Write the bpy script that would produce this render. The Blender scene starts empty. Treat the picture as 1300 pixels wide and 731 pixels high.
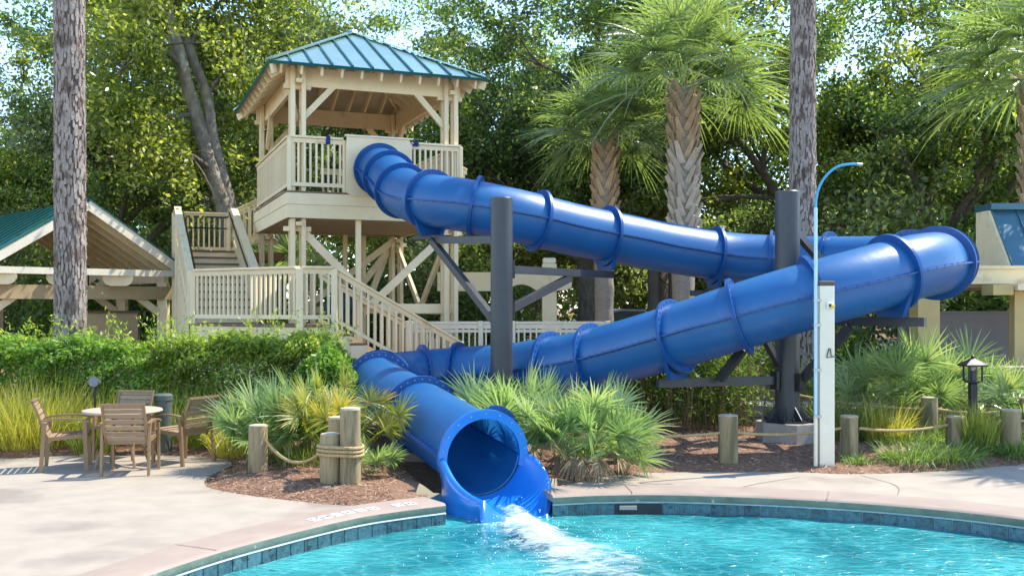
import bpy, bmesh, math, random
import numpy as np
from mathutils import Vector, Matrix, noise
from mathutils.geometry import tessellate_polygon

random.seed(7)
RNG = np.random.default_rng(11)
SC = bpy.context.scene
COL = SC.collection
R = math.radians
PI = math.pi

# ------------------------------------------------------------ camera, sky, sun
CAM_H = 1.95
cd = bpy.data.cameras.new("camera")
cam = bpy.data.objects.new("camera", cd)
COL.objects.link(cam)
cam.location = (0, 0, CAM_H)
cam.rotation_euler = (R(90), 0, 0)
cd.lens = 36.0
cd.sensor_width = 36.0
cd.shift_y = 0.0188
cd.clip_start = 0.1
cd.clip_end = 2000
SC.camera = cam

SUN_EL, SUN_AZ = R(54), math.atan2(0.92, 0.39)      # azimuth clockwise from +Y
w = bpy.data.worlds.new("World")
SC.world = w
w.use_nodes = True
wn = w.node_tree.nodes
wl = w.node_tree.links
bg = wn["Background"]
sky = wn.new("ShaderNodeTexSky")
sky.sky_type = 'NISHITA'
sky.sun_disc = False
sky.sun_elevation = SUN_EL
sky.sun_rotation = SUN_AZ
sky.air_density = 1.0
sky.altitude = 800
sky.dust_density = 0.2
sky.ozone_density = 2.5
wl.new(sky.outputs[0], bg.inputs[0])
bg.inputs[1].default_value = 0.15
sd = bpy.data.lights.new("sun", 'SUN')
sun = bpy.data.objects.new("sun", sd)
COL.objects.link(sun)
sd.energy = 2.65
sd.angle = R(0.53)
sd.color = (1.0, 0.95, 0.86)
sdir = Vector((math.sin(SUN_AZ)*math.cos(SUN_EL), math.cos(SUN_AZ)*math.cos(SUN_EL), math.sin(SUN_EL)))
sun.rotation_euler = sdir.to_track_quat('Z', 'Y').to_euler()
sun.location = (10, 10, 30)
SC.view_settings.view_transform = 'Standard'
SC.view_settings.look = 'None'
SC.view_settings.exposure = 1.74
SC.view_settings.gamma = 1.0

# ------------------------------------------------------------ materials
def srgb(r, g, b):
    def f(c):
        c /= 255.0
        return c/12.92 if c <= 0.04045 else ((c+0.055)/1.055)**2.4
    return (f(r), f(g), f(b), 1)

def mat(name, c1, c2=None, scale=6.0, rough=0.6, bump=0.0, bscale=30.0, metal=0.0, spec=0.4,
        coat=0.0, stretch=(1, 1, 1), detail=6, c3=None, c3amt=0.55, c3scale=1.5, rand=0.0, bdist=0.02, world=False):
    m = bpy.data.materials.new(name)
    m.use_nodes = True
    nt = m.node_tree
    n, l = nt.nodes, nt.links
    p = n["Principled BSDF"]
    p.inputs["Roughness"].default_value = rough
    p.inputs["Metallic"].default_value = metal
    p.inputs["Specular IOR Level"].default_value = spec
    if coat:
        p.inputs["Coat Weight"].default_value = coat
        p.inputs["Coat Roughness"].default_value = 0.12
    tc = n.new("ShaderNodeTexCoord")
    mp = n.new("ShaderNodeMapping")
    mp.inputs["Scale"].default_value = stretch
    if world:
        g = n.new("ShaderNodeNewGeometry")
        l.new(g.outputs["Position"], mp.inputs[0])
    else:
        l.new(tc.outputs["Object"], mp.inputs[0])
    col = None
    if c2 is not None:
        t = n.new("ShaderNodeTexNoise")
        t.inputs["Scale"].default_value = scale
        t.inputs["Detail"].default_value = detail
        t.inputs["Roughness"].default_value = 0.65
        l.new(mp.outputs[0], t.inputs[0])
        r = n.new("ShaderNodeValToRGB")
        r.color_ramp.elements[0].position = 0.32
        r.color_ramp.elements[1].position = 0.68
        r.color_ramp.elements[0].color = c1
        r.color_ramp.elements[1].color = c2
        l.new(t.outputs[0], r.inputs[0])
        col = r.outputs[0]
        if c3 is not None:
            t3 = n.new("ShaderNodeTexNoise")
            t3.inputs["Scale"].default_value = c3scale
            t3.inputs["Detail"].default_value = 5
            l.new(mp.outputs[0], t3.inputs[0])
            r3 = n.new("ShaderNodeValToRGB")
            r3.color_ramp.elements[0].position = c3amt
            r3.color_ramp.elements[1].position = min(1, c3amt+0.12)
            l.new(t3.outputs[0], r3.inputs[0])
            mx = n.new("ShaderNodeMix")
            mx.data_type = 'RGBA'
            l.new(r3.outputs[0], mx.inputs[0])
            l.new(col, mx.inputs[6])
            mx.inputs[7].default_value = c3
            col = mx.outputs[2]
    if col is None:
        rgb = n.new("ShaderNodeRGB")
        rgb.outputs[0].default_value = c1
        col = rgb.outputs[0]
    if rand:
        oi = n.new("ShaderNodeObjectInfo")
        mr = n.new("ShaderNodeMapRange")
        mr.inputs[3].default_value = 1-rand
        mr.inputs[4].default_value = 1+rand
        l.new(oi.outputs["Random"], mr.inputs[0])
        hs = n.new("ShaderNodeHueSaturation")
        l.new(mr.outputs[0], hs.inputs["Value"])
        l.new(col, hs.inputs["Color"])
        col = hs.outputs[0]
    l.new(col, p.inputs["Base Color"])
    if bump:
        t2 = n.new("ShaderNodeTexNoise")
        t2.inputs["Scale"].default_value = bscale
        t2.inputs["Detail"].default_value = 6
        l.new(mp.outputs[0], t2.inputs[0])
        b = n.new("ShaderNodeBump")
        b.inputs["Strength"].default_value = bump
        b.inputs["Distance"].default_value = bdist
        l.new(t2.outputs[0], b.inputs["Height"])
        l.new(b.outputs[0], p.inputs["Normal"])
    return m

def leafmat(name, c1, c2, c3=None, trans=0.45, rough=0.45, tcol=None, spec=0.4):
    """foliage: per-face hue variation, partly translucent"""
    m = bpy.data.materials.new(name)
    m.use_nodes = True
    n, l = m.node_tree.nodes, m.node_tree.links
    p = n["Principled BSDF"]
    out = n["Material Output"]
    at = n.new("ShaderNodeAttribute")
    at.attribute_name = "hue"
    r = n.new("ShaderNodeValToRGB")
    r.color_ramp.elements[0].color = c1
    r.color_ramp.elements[1].color = c2
    r.color_ramp.elements[1].position = 0.8
    if c3 is not None:
        e = r.color_ramp.elements.new(0.97)
        e.color = c3
    l.new(at.outputs["Fac"], r.inputs[0])
    l.new(r.outputs[0], p.inputs["Base Color"])
    p.inputs["Roughness"].default_value = rough
    p.inputs["Specular IOR Level"].default_value = spec
    tr = n.new("ShaderNodeBsdfTranslucent")
    mx = n.new("ShaderNodeMix")
    mx.data_type = 'RGBA'
    mx.blend_type = 'MULTIPLY'
    mx.inputs[0].default_value = 1.0
    mx.clamp_result = False
    l.new(r.outputs[0], mx.inputs[6])
    mx.inputs[7].default_value = tcol or (1.55, 1.70, 0.60, 1)
    l.new(mx.outputs[2], tr.inputs[0])
    ms = n.new("ShaderNodeMixShader")
    ms.inputs[0].default_value = trans
    l.new(p.outputs[0], ms.inputs[1])
    l.new(tr.outputs[0], ms.inputs[2])
    l.new(ms.outputs[0], out.inputs[0])
    return m

M = {}
M['cream'] = mat('cream_paint', (0.84, 0.69, 0.42, 1), (0.76, 0.61, 0.36, 1), 3, 0.55, 0.12, 60, c3=(0.60, 0.46, 0.25, 1), c3amt=0.62, c3scale=2.5, rand=0.07)
M['white'] = mat('white_paint', (0.80, 0.72, 0.55, 1), (0.73, 0.645, 0.475, 1), 3, 0.45, 0.05, 60)
M['tan'] = mat('tan_paint', (0.46, 0.34, 0.18, 1), (0.40, 0.29, 0.15, 1), 3, 0.6, 0.1, 50)
M['yellow'] = mat('yellow_stucco', (0.62, 0.47, 0.20, 1), (0.55, 0.41, 0.17, 1), 4, 0.7, 0.3, 90)
M['deckwood'] = mat('deck_boards', (0.24, 0.14, 0.08, 1), (0.15, 0.09, 0.05, 1), 8, 0.7, 0.2, 40)
M['soffit'] = mat('soffit_board', (0.50, 0.42, 0.30, 1), (0.42, 0.35, 0.25, 1), 4, 0.7)
M['sheath'] = mat('roof_sheathing', (0.60, 0.52, 0.40, 1), (0.52, 0.44, 0.33, 1), 5, 0.7)
M['greenmetal'] = mat('teal_green_roof_metal', (0.30, 0.46, 0.40, 1), (0.40, 0.56, 0.50, 1), 1.6, 0.25, 0.06, 4, metal=0.75, spec=0.6, rand=0.06)
M['greentrim'] = mat('dark_green_metal', (0.02, 0.10, 0.09, 1), (0.03, 0.14, 0.12, 1), 3, 0.35, metal=0.3)
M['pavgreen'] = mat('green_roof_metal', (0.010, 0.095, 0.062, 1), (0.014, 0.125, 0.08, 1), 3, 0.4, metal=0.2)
M['bluemetal'] = mat('blue_roof_metal', (0.05, 0.135, 0.175, 1), (0.07, 0.165, 0.21, 1), 2, 0.4, metal=0.3)
M['slide'] = mat('blue_fibreglass', (0.006, 0.108, 0.285, 1), (0.010, 0.135, 0.335, 1), 1.3, 0.42, 0.12, 9, spec=0.75, coat=0.12, c3=(0.030, 0.145, 0.35, 1), c3amt=0.58, c3scale=3.2, world=True)
def add_translucency(m, col, fac):
    n, l = m.node_tree.nodes, m.node_tree.links
    out = n["Material Output"]
    src = out.inputs[0].links[0].from_socket
    tr = n.new("ShaderNodeBsdfTranslucent")
    tr.inputs[0].default_value = col
    ms = n.new("ShaderNodeMixShader")
    ms.inputs[0].default_value = fac
    l.new(src, ms.inputs[1])
    l.new(tr.outputs[0], ms.inputs[2])
    l.new(ms.outputs[0], out.inputs[0])
add_translucency(M['slide'], (0.03, 0.26, 0.75, 1), 0.20)
M['slideflange'] = mat('blue_flange', (0.004, 0.062, 0.22, 1), (0.007, 0.080, 0.27, 1), 4, 0.42, 0.1, 30, spec=0.45)
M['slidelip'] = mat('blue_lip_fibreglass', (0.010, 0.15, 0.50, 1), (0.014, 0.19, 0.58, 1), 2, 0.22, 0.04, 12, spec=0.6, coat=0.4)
M['darksteel'] = mat('charcoal_steel', (0.036, 0.037, 0.040, 1), (0.050, 0.051, 0.054, 1), 3, 0.42, 0.03, 40, spec=0.5)
M['black'] = mat('black_metal', (0.012, 0.012, 0.014, 1), (0.02, 0.02, 0.022, 1), 4, 0.4)
M['bolt'] = mat('galvanised_bolt', (0.45, 0.47, 0.5, 1), (0.35, 0.37, 0.4, 1), 20, 0.35, metal=0.8)
M['concrete'] = mat('deck_concrete', (0.365, 0.306, 0.234, 1), (0.300, 0.248, 0.188, 1), 2.6, 0.8, 0.18, 120, c3=(0.24, 0.195, 0.15, 1), c3amt=0.54, c3scale=0.8, world=True, bdist=0.006)
M['coping'] = mat('pink_coping', (0.33, 0.25, 0.193, 1), (0.27, 0.205, 0.16, 1), 2.5, 0.75, 0.12, 120, world=True, bdist=0.006)
M['copingface'] = mat('stained_shaded_coping_face', (0.10, 0.135, 0.10, 1), (0.19, 0.215, 0.155, 1), 5, 0.6, 0.25, 40, c3=(0.62, 0.58, 0.48, 1), c3amt=0.66, c3scale=9, world=True)  # algae stain, with shade and reflected water light put into the colour
M['joint'] = mat('dark_joint', (0.22, 0.17, 0.13, 1), None, rough=0.9)
M['caulk'] = mat('white_caulk', (0.36, 0.44, 0.42, 1), (0.24, 0.32, 0.30, 1), 8, 0.5, world=True)
M['tile'] = mat('slate_blue_tile', (0.025, 0.070, 0.085, 1), (0.065, 0.150, 0.170, 1), 22, 0.25, 0.15, 60, spec=0.5, c3=(0.018, 0.040, 0.05, 1), c3amt=0.55, c3scale=14, rand=0.25, world=True)
M['plaster'] = mat('pool_plaster', (0.45, 0.72, 0.76, 1), (0.55, 0.80, 0.82, 1), 2, 0.6, world=True)
M['footing'] = mat('footing_concrete', (0.40, 0.34, 0.28, 1), (0.32, 0.27, 0.22, 1), 4, 0.9, 0.3, 60)
M['mulch'] = mat('pine_straw_mulch', (0.16, 0.080, 0.045, 1), (0.30, 0.17, 0.10, 1), 22, 0.9, 0.9, 45, c3=(0.42, 0.27, 0.17, 1), c3amt=0.60, c3scale=11, world=True, bdist=0.04)
M['chip'] = leafmat('mulch_straw', (0.16, 0.075, 0.04, 1), (0.44, 0.27, 0.165, 1), (0.62, 0.45, 0.30, 1), trans=0.0, rough=0.8, spec=0.15)
M['asphalt'] = mat('asphalt', (0.10, 0.10, 0.10, 1), (0.14, 0.135, 0.13, 1), 5, 0.9, 0.2, 90, world=True)
M['path'] = mat('path_concrete', (0.50, 0.43, 0.35, 1), (0.44, 0.37, 0.30, 1), 3, 0.85, 0.1, 90, world=True)
M['pine'] = mat('pine_bark', (0.10, 0.068, 0.050, 1), (0.22, 0.155, 0.12, 1), 9, 0.9, 0.7, 26, stretch=(1, 1, 0.35), c3=(0.10, 0.062, 0.045, 1), c3amt=0.57, c3scale=11, bdist=0.05)
M['plate'] = mat('pine_bark_plate', (0.235, 0.185, 0.148, 1), (0.385, 0.322, 0.27, 1), 12, 0.9, 0.8, 40, stretch=(1, 1, 0.5), c3=(0.145, 0.105, 0.082, 1), c3amt=0.52, c3scale=7)
M['oak'] = mat('oak_bark', (0.10, 0.080, 0.060, 1), (0.19, 0.155, 0.115, 1), 10, 0.9, 0.7, 24, stretch=(1, 1, 0.4), bdist=0.05)
M['oaklight'] = mat('mottled_oak_bark', (0.13, 0.10, 0.072, 1), (0.30, 0.25, 0.185, 1), 7, 0.9, 0.7, 24, stretch=(1, 1, 0.5), c3=(0.36, 0.33, 0.27, 1), c3amt=0.60, c3scale=5, bdist=0.05)
M['seamline'] = mat('pale_seam_sealant', (0.35, 0.52, 0.68, 1), None, rough=0.5)
M['palmbark'] = mat('palm_bark', (0.26, 0.21, 0.165, 1), (0.38, 0.32, 0.25, 1), 12, 0.9, 0.6, 30, stretch=(1, 1, 2.2), bdist=0.04)
M['boot'] = mat('palm_boot', (0.40, 0.25, 0.13, 1), (0.54, 0.40, 0.25, 1), 8, 0.85, 0.4, 40, rand=0.2)
M['bootgrey'] = mat('weathered_palm_boot', (0.44, 0.35, 0.26, 1), (0.58, 0.49, 0.38, 1), 8, 0.85, 0.4, 40, rand=0.15)
M['piling'] = mat('weathered_piling', (0.23, 0.165, 0.080, 1), (0.40, 0.30, 0.165, 1), 7, 0.85, 0.7, 30, stretch=(2.2, 2.2, 0.25), c3=(0.135, 0.115, 0.055, 1), c3amt=0.52, c3scale=4, rand=0.12)
M['endgrain'] = mat('piling_end_grain', (0.50, 0.42, 0.29, 1), (0.38, 0.31, 0.20, 1), 25, 0.9, 0.3, 50)
M['rope'] = mat('manila_rope', (0.52, 0.37, 0.17, 1), (0.40, 0.27, 0.12, 1), 40, 0.85, 0.3, 90)
M['bronze'] = mat('bronze_chair_frame', (0.25, 0.155, 0.078, 1), (0.30, 0.19, 0.10, 1), 6, 0.42, 0.05, 40, metal=0.25)
M['strap'] = mat('brown_slat', (0.27, 0.18, 0.105, 1), (0.33, 0.225, 0.135, 1), 9, 0.6, 0.1, 40, rand=0.1)
M['tabletop'] = mat('beige_table_top', (0.46, 0.36, 0.26, 1), (0.42, 0.33, 0.24, 1), 4, 0.5)
M['speaker'] = mat('grey_mesh', (0.16, 0.17, 0.19, 1), (0.22, 0.23, 0.25, 1), 80, 0.5)
M['utility'] = mat('green_plastic', (0.075, 0.090, 0.068, 1), (0.10, 0.12, 0.09, 1), 5, 0.5)
M['pipe'] = mat('pale_blue_pipe', (0.50, 0.68, 0.72, 1), (0.42, 0.60, 0.66, 1), 6, 0.3)
M['pipeblue'] = mat('blue_pipe', (0.05, 0.30, 0.50, 1), (0.07, 0.36, 0.56, 1), 6, 0.3)
M['button'] = mat('yellow_plastic', (0.75, 0.50, 0.03, 1), None, rough=0.4)
M['brown'] = mat('brown_plastic', (0.10, 0.065, 0.045, 1), (0.13, 0.085, 0.06, 1), 5, 0.5)
M['greywall'] = mat('grey_stucco', (0.21, 0.185, 0.175, 1), (0.25, 0.22, 0.205, 1), 3, 0.85, 0.3, 90)
M['brick'] = mat('brown_cabinet', (0.26, 0.13, 0.085, 1), (0.32, 0.17, 0.11, 1), 6, 0.7)
M['teal'] = mat('dark_teal_shell', (0.012, 0.075, 0.085, 1), (0.018, 0.095, 0.105, 1), 4, 0.5)
M['navy'] = mat('navy_cloth', (0.012, 0.025, 0.14, 1), None, rough=0.8)
M['glass'] = mat('tinted_glass', (0.02, 0.03, 0.04, 1), None, rough=0.05, spec=0.8)
M['lamp'] = mat('frosted_lamp_glass', (0.75, 0.74, 0.70, 1), None, rough=0.3)
M['rubber'] = mat('tyre_rubber', (0.02, 0.02, 0.02, 1), None, rough=0.8)
M['rim'] = mat('alloy_rim', (0.5, 0.5, 0.52, 1), None, rough=0.3, metal=0.8)
M['carwhite'] = mat('white_car_paint', (0.75, 0.76, 0.78, 1), None, rough=0.2, coat=0.6)
M['carblue'] = mat('silver_blue_car_paint', (0.35, 0.42, 0.50, 1), None, rough=0.2, coat=0.6)
M['carred'] = mat('red_car_paint', (0.45, 0.03, 0.02, 1), None, rough=0.2, coat=0.6)
M['letter'] = mat('black_lettering', (0.02, 0.02, 0.02, 1), None, rough=0.7)
M['lettertile'] = mat('white_marker_tile', (0.78, 0.75, 0.70, 1), (0.70, 0.66, 0.60, 1), 20, 0.5)

G_OAK1 = leafmat('oak_leaf', (0.036, 0.070, 0.022, 1), (0.19, 0.265, 0.075, 1), (0.46, 0.47, 0.18, 1), 0.52, rough=0.34, spec=0.5)
G_OAK2 = leafmat('yellow_green_oak_leaf', (0.055, 0.088, 0.022, 1), (0.27, 0.295, 0.060, 1), (0.54, 0.50, 0.14, 1), 0.54, rough=0.34, spec=0.5)
G_OAK3 = leafmat('grey_green_oak_leaf', (0.050, 0.078, 0.034, 1), (0.225, 0.265, 0.115, 1), (0.46, 0.46, 0.25, 1), 0.50, rough=0.34, spec=0.5)
G_PALM = leafmat('sabal_palm_leaf', (0.10, 0.150, 0.075, 1), (0.30, 0.36, 0.165, 1), (0.50, 0.48, 0.24, 1), 0.42, rough=0.34, spec=0.55)
G_PALMETTO = leafmat('palmetto_leaf', (0.10, 0.17, 0.070, 1), (0.30, 0.39, 0.16, 1), (0.40, 0.40, 0.19, 1), 0.42, rough=0.30, tcol=(1.5, 1.6, 0.75, 1), spec=0.6)
G_PYEL = leafmat('yellowing_palmetto_leaf', (0.10, 0.14, 0.030, 1), (0.36, 0.33, 0.05, 1), (0.50, 0.28, 0.10, 1), 0.42, rough=0.4)
G_HEDGE = leafmat('hedge_leaf', (0.055, 0.12, 0.020, 1), (0.22, 0.35, 0.055, 1), (0.46, 0.54, 0.11, 1), 0.46)
G_HEDGE2 = leafmat('light_hedge_leaf', (0.085, 0.13, 0.022, 1), (0.28, 0.36, 0.060, 1), (0.56, 0.56, 0.14, 1), 0.48)
G_GRASSY = leafmat('golden_grass_blade', (0.24, 0.26, 0.035, 1), (0.56, 0.53, 0.09, 1), (0.72, 0.62, 0.24, 1), 0.45, tcol=(1.4, 1.3, 0.7, 1))
G_GRASS = leafmat('green_grass_blade', (0.07, 0.12, 0.025, 1), (0.24, 0.30, 0.06, 1), (0.50, 0.46, 0.18, 1), 0.45, tcol=(1.5, 1.4, 0.7, 1))
G_LIRI = leafmat('liriope_blade', (0.05, 0.10, 0.025, 1), (0.22, 0.32, 0.08, 1), (0.55, 0.55, 0.28, 1), 0.40, tcol=(1.5, 1.5, 0.75, 1))
G_BAMBOO = leafmat('bamboo_leaf', (0.035, 0.07, 0.014, 1), (0.14, 0.20, 0.04, 1), (0.36, 0.36, 0.08, 1), 0.45)
G_DEAD = leafmat('dry_leaf', (0.20, 0.12, 0.06, 1), (0.42, 0.30, 0.17, 1), (0.60, 0.48, 0.33, 1), 0.3, tcol=(1.2, 1.1, 0.9, 1))
G_FAR = leafmat('sunlit_far_leaf', (0.09, 0.12, 0.035, 1), (0.24, 0.27, 0.10, 1), (0.42, 0.42, 0.20, 1), 0.45)

# ------------------------------------------------------------ helpers
def thing(name, label, cat, loc=(0, 0, 0), rz=0.0, group=None):
    o = bpy.data.objects.new(name, None)
    COL.objects.link(o)
    o.empty_display_size = 0.2
    o.location = loc
    o.rotation_euler = (0, 0, rz)
    o['label'] = label
    o['category'] = cat
    if group:
        o['group'] = group
    return o

def tag(o, label, cat, group=None):
    o['label'] = label
    o['category'] = cat
    if group:
        o['group'] = group
    return o

def link(name, me, parent=None, loc=(0, 0, 0), rot=(0, 0, 0)):
    o = bpy.data.objects.new(name, me)
    COL.objects.link(o)
    if parent:
        o.parent = parent
    o.location = loc
    o.rotation_euler = rot
    return o

def copy_tree(o, parent=None):
    c = o.copy()
    COL.objects.link(c)
    if parent:
        c.parent = parent
    for ch in list(o.children):
        copy_tree(ch, c)
    return c

def relabel(o, label):
    o['label'] = label
    return o

class MB:
    def __init__(s):
        s.v = []
        s.f = []
    def add(s, vs, fs):
        b = len(s.v)
        s.v.extend([tuple(x) for x in vs])
        s.f.extend([tuple(i+b for i in f) for f in fs])
        return s
    def box(s, x0, x1, y0, y1, z0, z1):
        return s.add([(x0, y0, z0), (x1, y0, z0), (x1, y1, z0), (x0, y1, z0), (x0, y0, z1), (x1, y0, z1), (x1, y1, z1), (x0, y1, z1)],
                     [(0, 3, 2, 1), (4, 5, 6, 7), (0, 1, 5, 4), (1, 2, 6, 5), (2, 3, 7, 6), (3, 0, 4, 7)])
    def cbox(s, x0, x1, y0, y1, z0, z1, c=0.008):
        """box with chamfered edges"""
        bm = bmesh.new()
        vs = [bm.verts.new(p) for p in [(x0, y0, z0), (x1, y0, z0), (x1, y1, z0), (x0, y1, z0), (x0, y0, z1), (x1, y0, z1), (x1, y1, z1), (x0, y1, z1)]]
        for f in [(0, 3, 2, 1), (4, 5, 6, 7), (0, 1, 5, 4), (1, 2, 6, 5), (2, 3, 7, 6), (3, 0, 4, 7)]:
            bm.faces.new([vs[i] for i in f])
        bmesh.ops.bevel(bm, geom=bm.edges[:], offset=c, segments=1, affect='EDGES')
        bm.verts.index_update()
        s.add([v.co[:] for v in bm.verts], [[v.index for v in f.verts] for f in bm.faces])
        bm.free()
        return s
    def beam(s, p, q, w, h, up=(0, 0, 1), cut_vertical=False):
        """bar from p to q; w across, h along 'up'"""
        p, q = Vector(p), Vector(q)
        d = (q-p).normalized()
        up = Vector(up)
        sd_ = d.cross(up)
        if sd_.length < 1e-5:
            sd_ = d.cross(Vector((1, 0, 0)))
        sd_.normalize()
        u2 = up if cut_vertical else sd_.cross(d).normalized()
        a, b = sd_*(w/2), u2*(h/2)
        vs = [p-a-b, p+a-b, p+a+b, p-a+b, q-a-b, q+a-b, q+a+b, q-a+b]
        return s.add(vs, [(0, 3, 2, 1), (4, 5, 6, 7), (0, 1, 5, 4), (1, 2, 6, 5), (2, 3, 7, 6), (3, 0, 4, 7)])
    def tube(s, pts, rad, n=10, cap=True):
        pts = [Vector(p) for p in pts]
        if not hasattr(rad, '__len__'):
            rad = [rad]*len(pts)
        ring = []
        ref = None
        base = len(s.v)
        for i, p in enumerate(pts):
            d = (pts[min(i+1, len(pts)-1)]-pts[max(i-1, 0)]).normalized()
            if ref is None:
                ref = d.orthogonal().normalized()
            ref = (ref-d*ref.dot(d))
            if ref.length < 1e-6:
                ref = d.orthogonal()
            ref.normalize()
            b = d.cross(ref)
            for k in range(n):
                a = 2*PI*k/n
                s.v.append(tuple(p+(ref*math.cos(a)+b*math.sin(a))*rad[i]))
        for i in range(len(pts)-1):
            for k in range(n):
                k2 = (k+1) % n
                s.f.append((base+i*n+k, base+i*n+k2, base+(i+1)*n+k2, base+(i+1)*n+k))
        if cap:
            s.f.append(tuple(base+k for k in reversed(range(n))))
            e = base+(len(pts)-1)*n
            s.f.append(tuple(e+k for k in range(n)))
        return s
    def lathe(s, prof, n=20, c=(0, 0, 0)):
        base = len(s.v)
        for (r, z) in prof:
            for k in range(n):
                a = 2*PI*k/n
                s.v.append((c[0]+r*math.cos(a), c[1]+r*math.sin(a), c[2]+z))
        for i in range(len(prof)-1):
            for k in range(n):
                k2 = (k+1) % n
                s.f.append((base+i*n+k, base+i*n+k2, base+(i+1)*n+k2, base+(i+1)*n+k))
        s.f.append(tuple(base+k for k in reversed(range(n))))
        e = base+(len(prof)-1)*n
        s.f.append(tuple(e+k for k in range(n)))
        return s
    def prism(s, poly, z0, z1):
        """poly list of (x,y); vertical extrusion"""
        n = len(poly)
        base = len(s.v)
        for z in (z0, z1):
            for p in poly:
                s.v.append((p[0], p[1], z))
        for t in tessellate_polygon([[Vector((p[0], p[1], 0)) for p in poly]]):
            s.f.append(tuple(base+n+i for i in t))
            s.f.append(tuple(base+i for i in reversed(t)))
        for i in range(n):
            j = (i+1) % n
            s.f.append((base+i, base+j, base+n+j, base+n+i))
        return s
    def mesh(s, name, m, smooth=False):
        me = bpy.data.meshes.new(name)
        me.from_pydata(s.v, [], s.f)
        me.materials.append(m)
        bm = bmesh.new()
        bm.from_mesh(me)
        bmesh.ops.recalc_face_normals(bm, faces=bm.faces[:])
        bm.to_mesh(me)
        bm.free()
        if smooth:
            for p in me.polygons:
                p.use_smooth = True
            if smooth == 'auto':
                try:
                    me.set_sharp_from_angle(angle=R(40))
                except Exception:
                    pass
        return me
    def build(s, name, m, parent=None, smooth=False, world=False):
        if world and parent is not None:
            inv = (Matrix.Translation(parent.location) @ parent.rotation_euler.to_matrix().to_4x4()).inverted()
            s.v = [tuple(inv @ Vector(p)) for p in s.v]
        return link(name, s.mesh(name, m, smooth), parent)

def struct(o, kind='structure'):
    o['kind'] = kind
    return o

def fastmesh(name, V, quads, m, hue=None, smooth=False, tris=None):
    """numpy mesh of quads (and no loops in python)"""
    me = bpy.data.meshes.new(name)
    V = np.asarray(V, dtype=np.float32).reshape(-1, 3)
    Q = np.asarray(quads, dtype=np.int32)
    k = Q.shape[1]
    nf = Q.shape[0]
    me.vertices.add(len(V))
    me.vertices.foreach_set("co", V.ravel())
    me.loops.add(nf*k)
    me.loops.foreach_set("vertex_index", Q.ravel())
    me.polygons.add(nf)
    me.polygons.foreach_set("loop_start", np.arange(0, nf*k, k, dtype=np.int32))
    me.update(calc_edges=True)
    me.materials.append(m)
    if hue is not None:
        a = me.attributes.new("hue", 'FLOAT', 'FACE')
        a.data.foreach_set("value", np.asarray(hue, dtype=np.float32))
    if smooth:
        me.polygons.foreach_set("use_smooth", np.ones(nf, dtype=bool))
    return me

def unit(a):
    return a/np.maximum(np.linalg.norm(a, axis=-1, keepdims=True), 1e-9)

def leaf_quads(P, L, W, rng, down=0.25, outward=None, dirs=None):
    """rhombic leaves at points P"""
    n = len(P)
    D = rng.normal(size=(n, 3)) if dirs is None else dirs+rng.normal(size=(n, 3))*0.45
    if outward is not None:
        D = D+outward*0.9
    D[:, 2] -= down
    D = unit(D)
    S = unit(np.cross(D, rng.normal(size=(n, 3))))
    Ls = (L*rng.uniform(0.65, 1.35, size=(n, 1)))
    Ws = (W*rng.uniform(0.7, 1.3, size=(n, 1)))
    v0 = P-D*Ls*0.5
    v1 = P+S*Ws*0.5-D*Ls*0.06
    v2 = P+D*Ls*0.5
    v3 = P-S*Ws*0.5-D*Ls*0.06
    V = np.stack([v0, v1, v2, v3], axis=1).reshape(-1, 3)
    Q = np.arange(4*n).reshape(n, 4)
    return V, Q

def blades(P, D, L, W, droop, seg=3, side=None, rng=RNG, fold=0.0):
    """tapered bending strips; P,D (n,3); L,W,droop (n,)"""
    n = len(P)
    D = unit(D)
    if side is None:
        side = np.cross(D, np.array([0, 0, 1.0])+rng.normal(size=(n, 3))*0.5)
    side = unit(side)
    V = []
    for i in range(seg+1):
        t = i/seg
        c = P+D*(L*t)[:, None]
        c[:, 2] -= droop*L*t*t
        wv = W*(1.0-t**2.0*0.94)*(0.6+0.8*min(t*2.5, 0.5))
        V.append(np.stack([c-side*wv[:, None]/2, c+side*wv[:, None]/2], axis=1))
    V = np.stack(V, axis=1).reshape(n, (seg+1)*2, 3)
    q = []
    for i in range(seg):
        q.append([2*i, 2*i+1, 2*i+3, 2*i+2])
    q = np.array(q)
    Q = (q[None, :, :]+(np.arange(n)*(seg+1)*2)[:, None, None]).reshape(-1, 4)
    return V.reshape(-1, 3), Q, seg

def join(parts):
    Vs, Qs, Hs, off = [], [], [], 0
    for V, Q, H in parts:
        Vs.append(V)
        Qs.append(Q+off)
        Hs.append(H)
        off += len(V)
    return np.concatenate(Vs), np.concatenate(Qs), np.concatenate(Hs)

def gnd(px, py, z=0.0):
    """ground point on height z under a photo direction: only used to work out layout"""
    d = (CAM_H-z)*1300.0/(py-390.0)
    return ((px-650)/1300.0*d, d)

def catmull(pts, per=8, closed=False):
    P = [np.array(p, float) for p in pts]
    n = len(P)
    out = []
    rng_ = range(n) if closed else range(n-1)
    for i in rng_:
        p0 = P[(i-1) % n] if closed or i > 0 else P[0]*2-P[1]
        p1 = P[i]
        p2 = P[(i+1) % n]
        p3 = P[(i+2) % n] if closed or i+2 < n else P[-1]*2-P[-2]
        for k in range(per):
            t = k/per
            out.append(0.5*((2*p1)+(-p0+p2)*t+(2*p0-5*p1+4*p2-p3)*t*t+(-p0+3*p1-3*p2+p3)*t**3))
    if not closed:
        out.append(P[-1])
    return out
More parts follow.
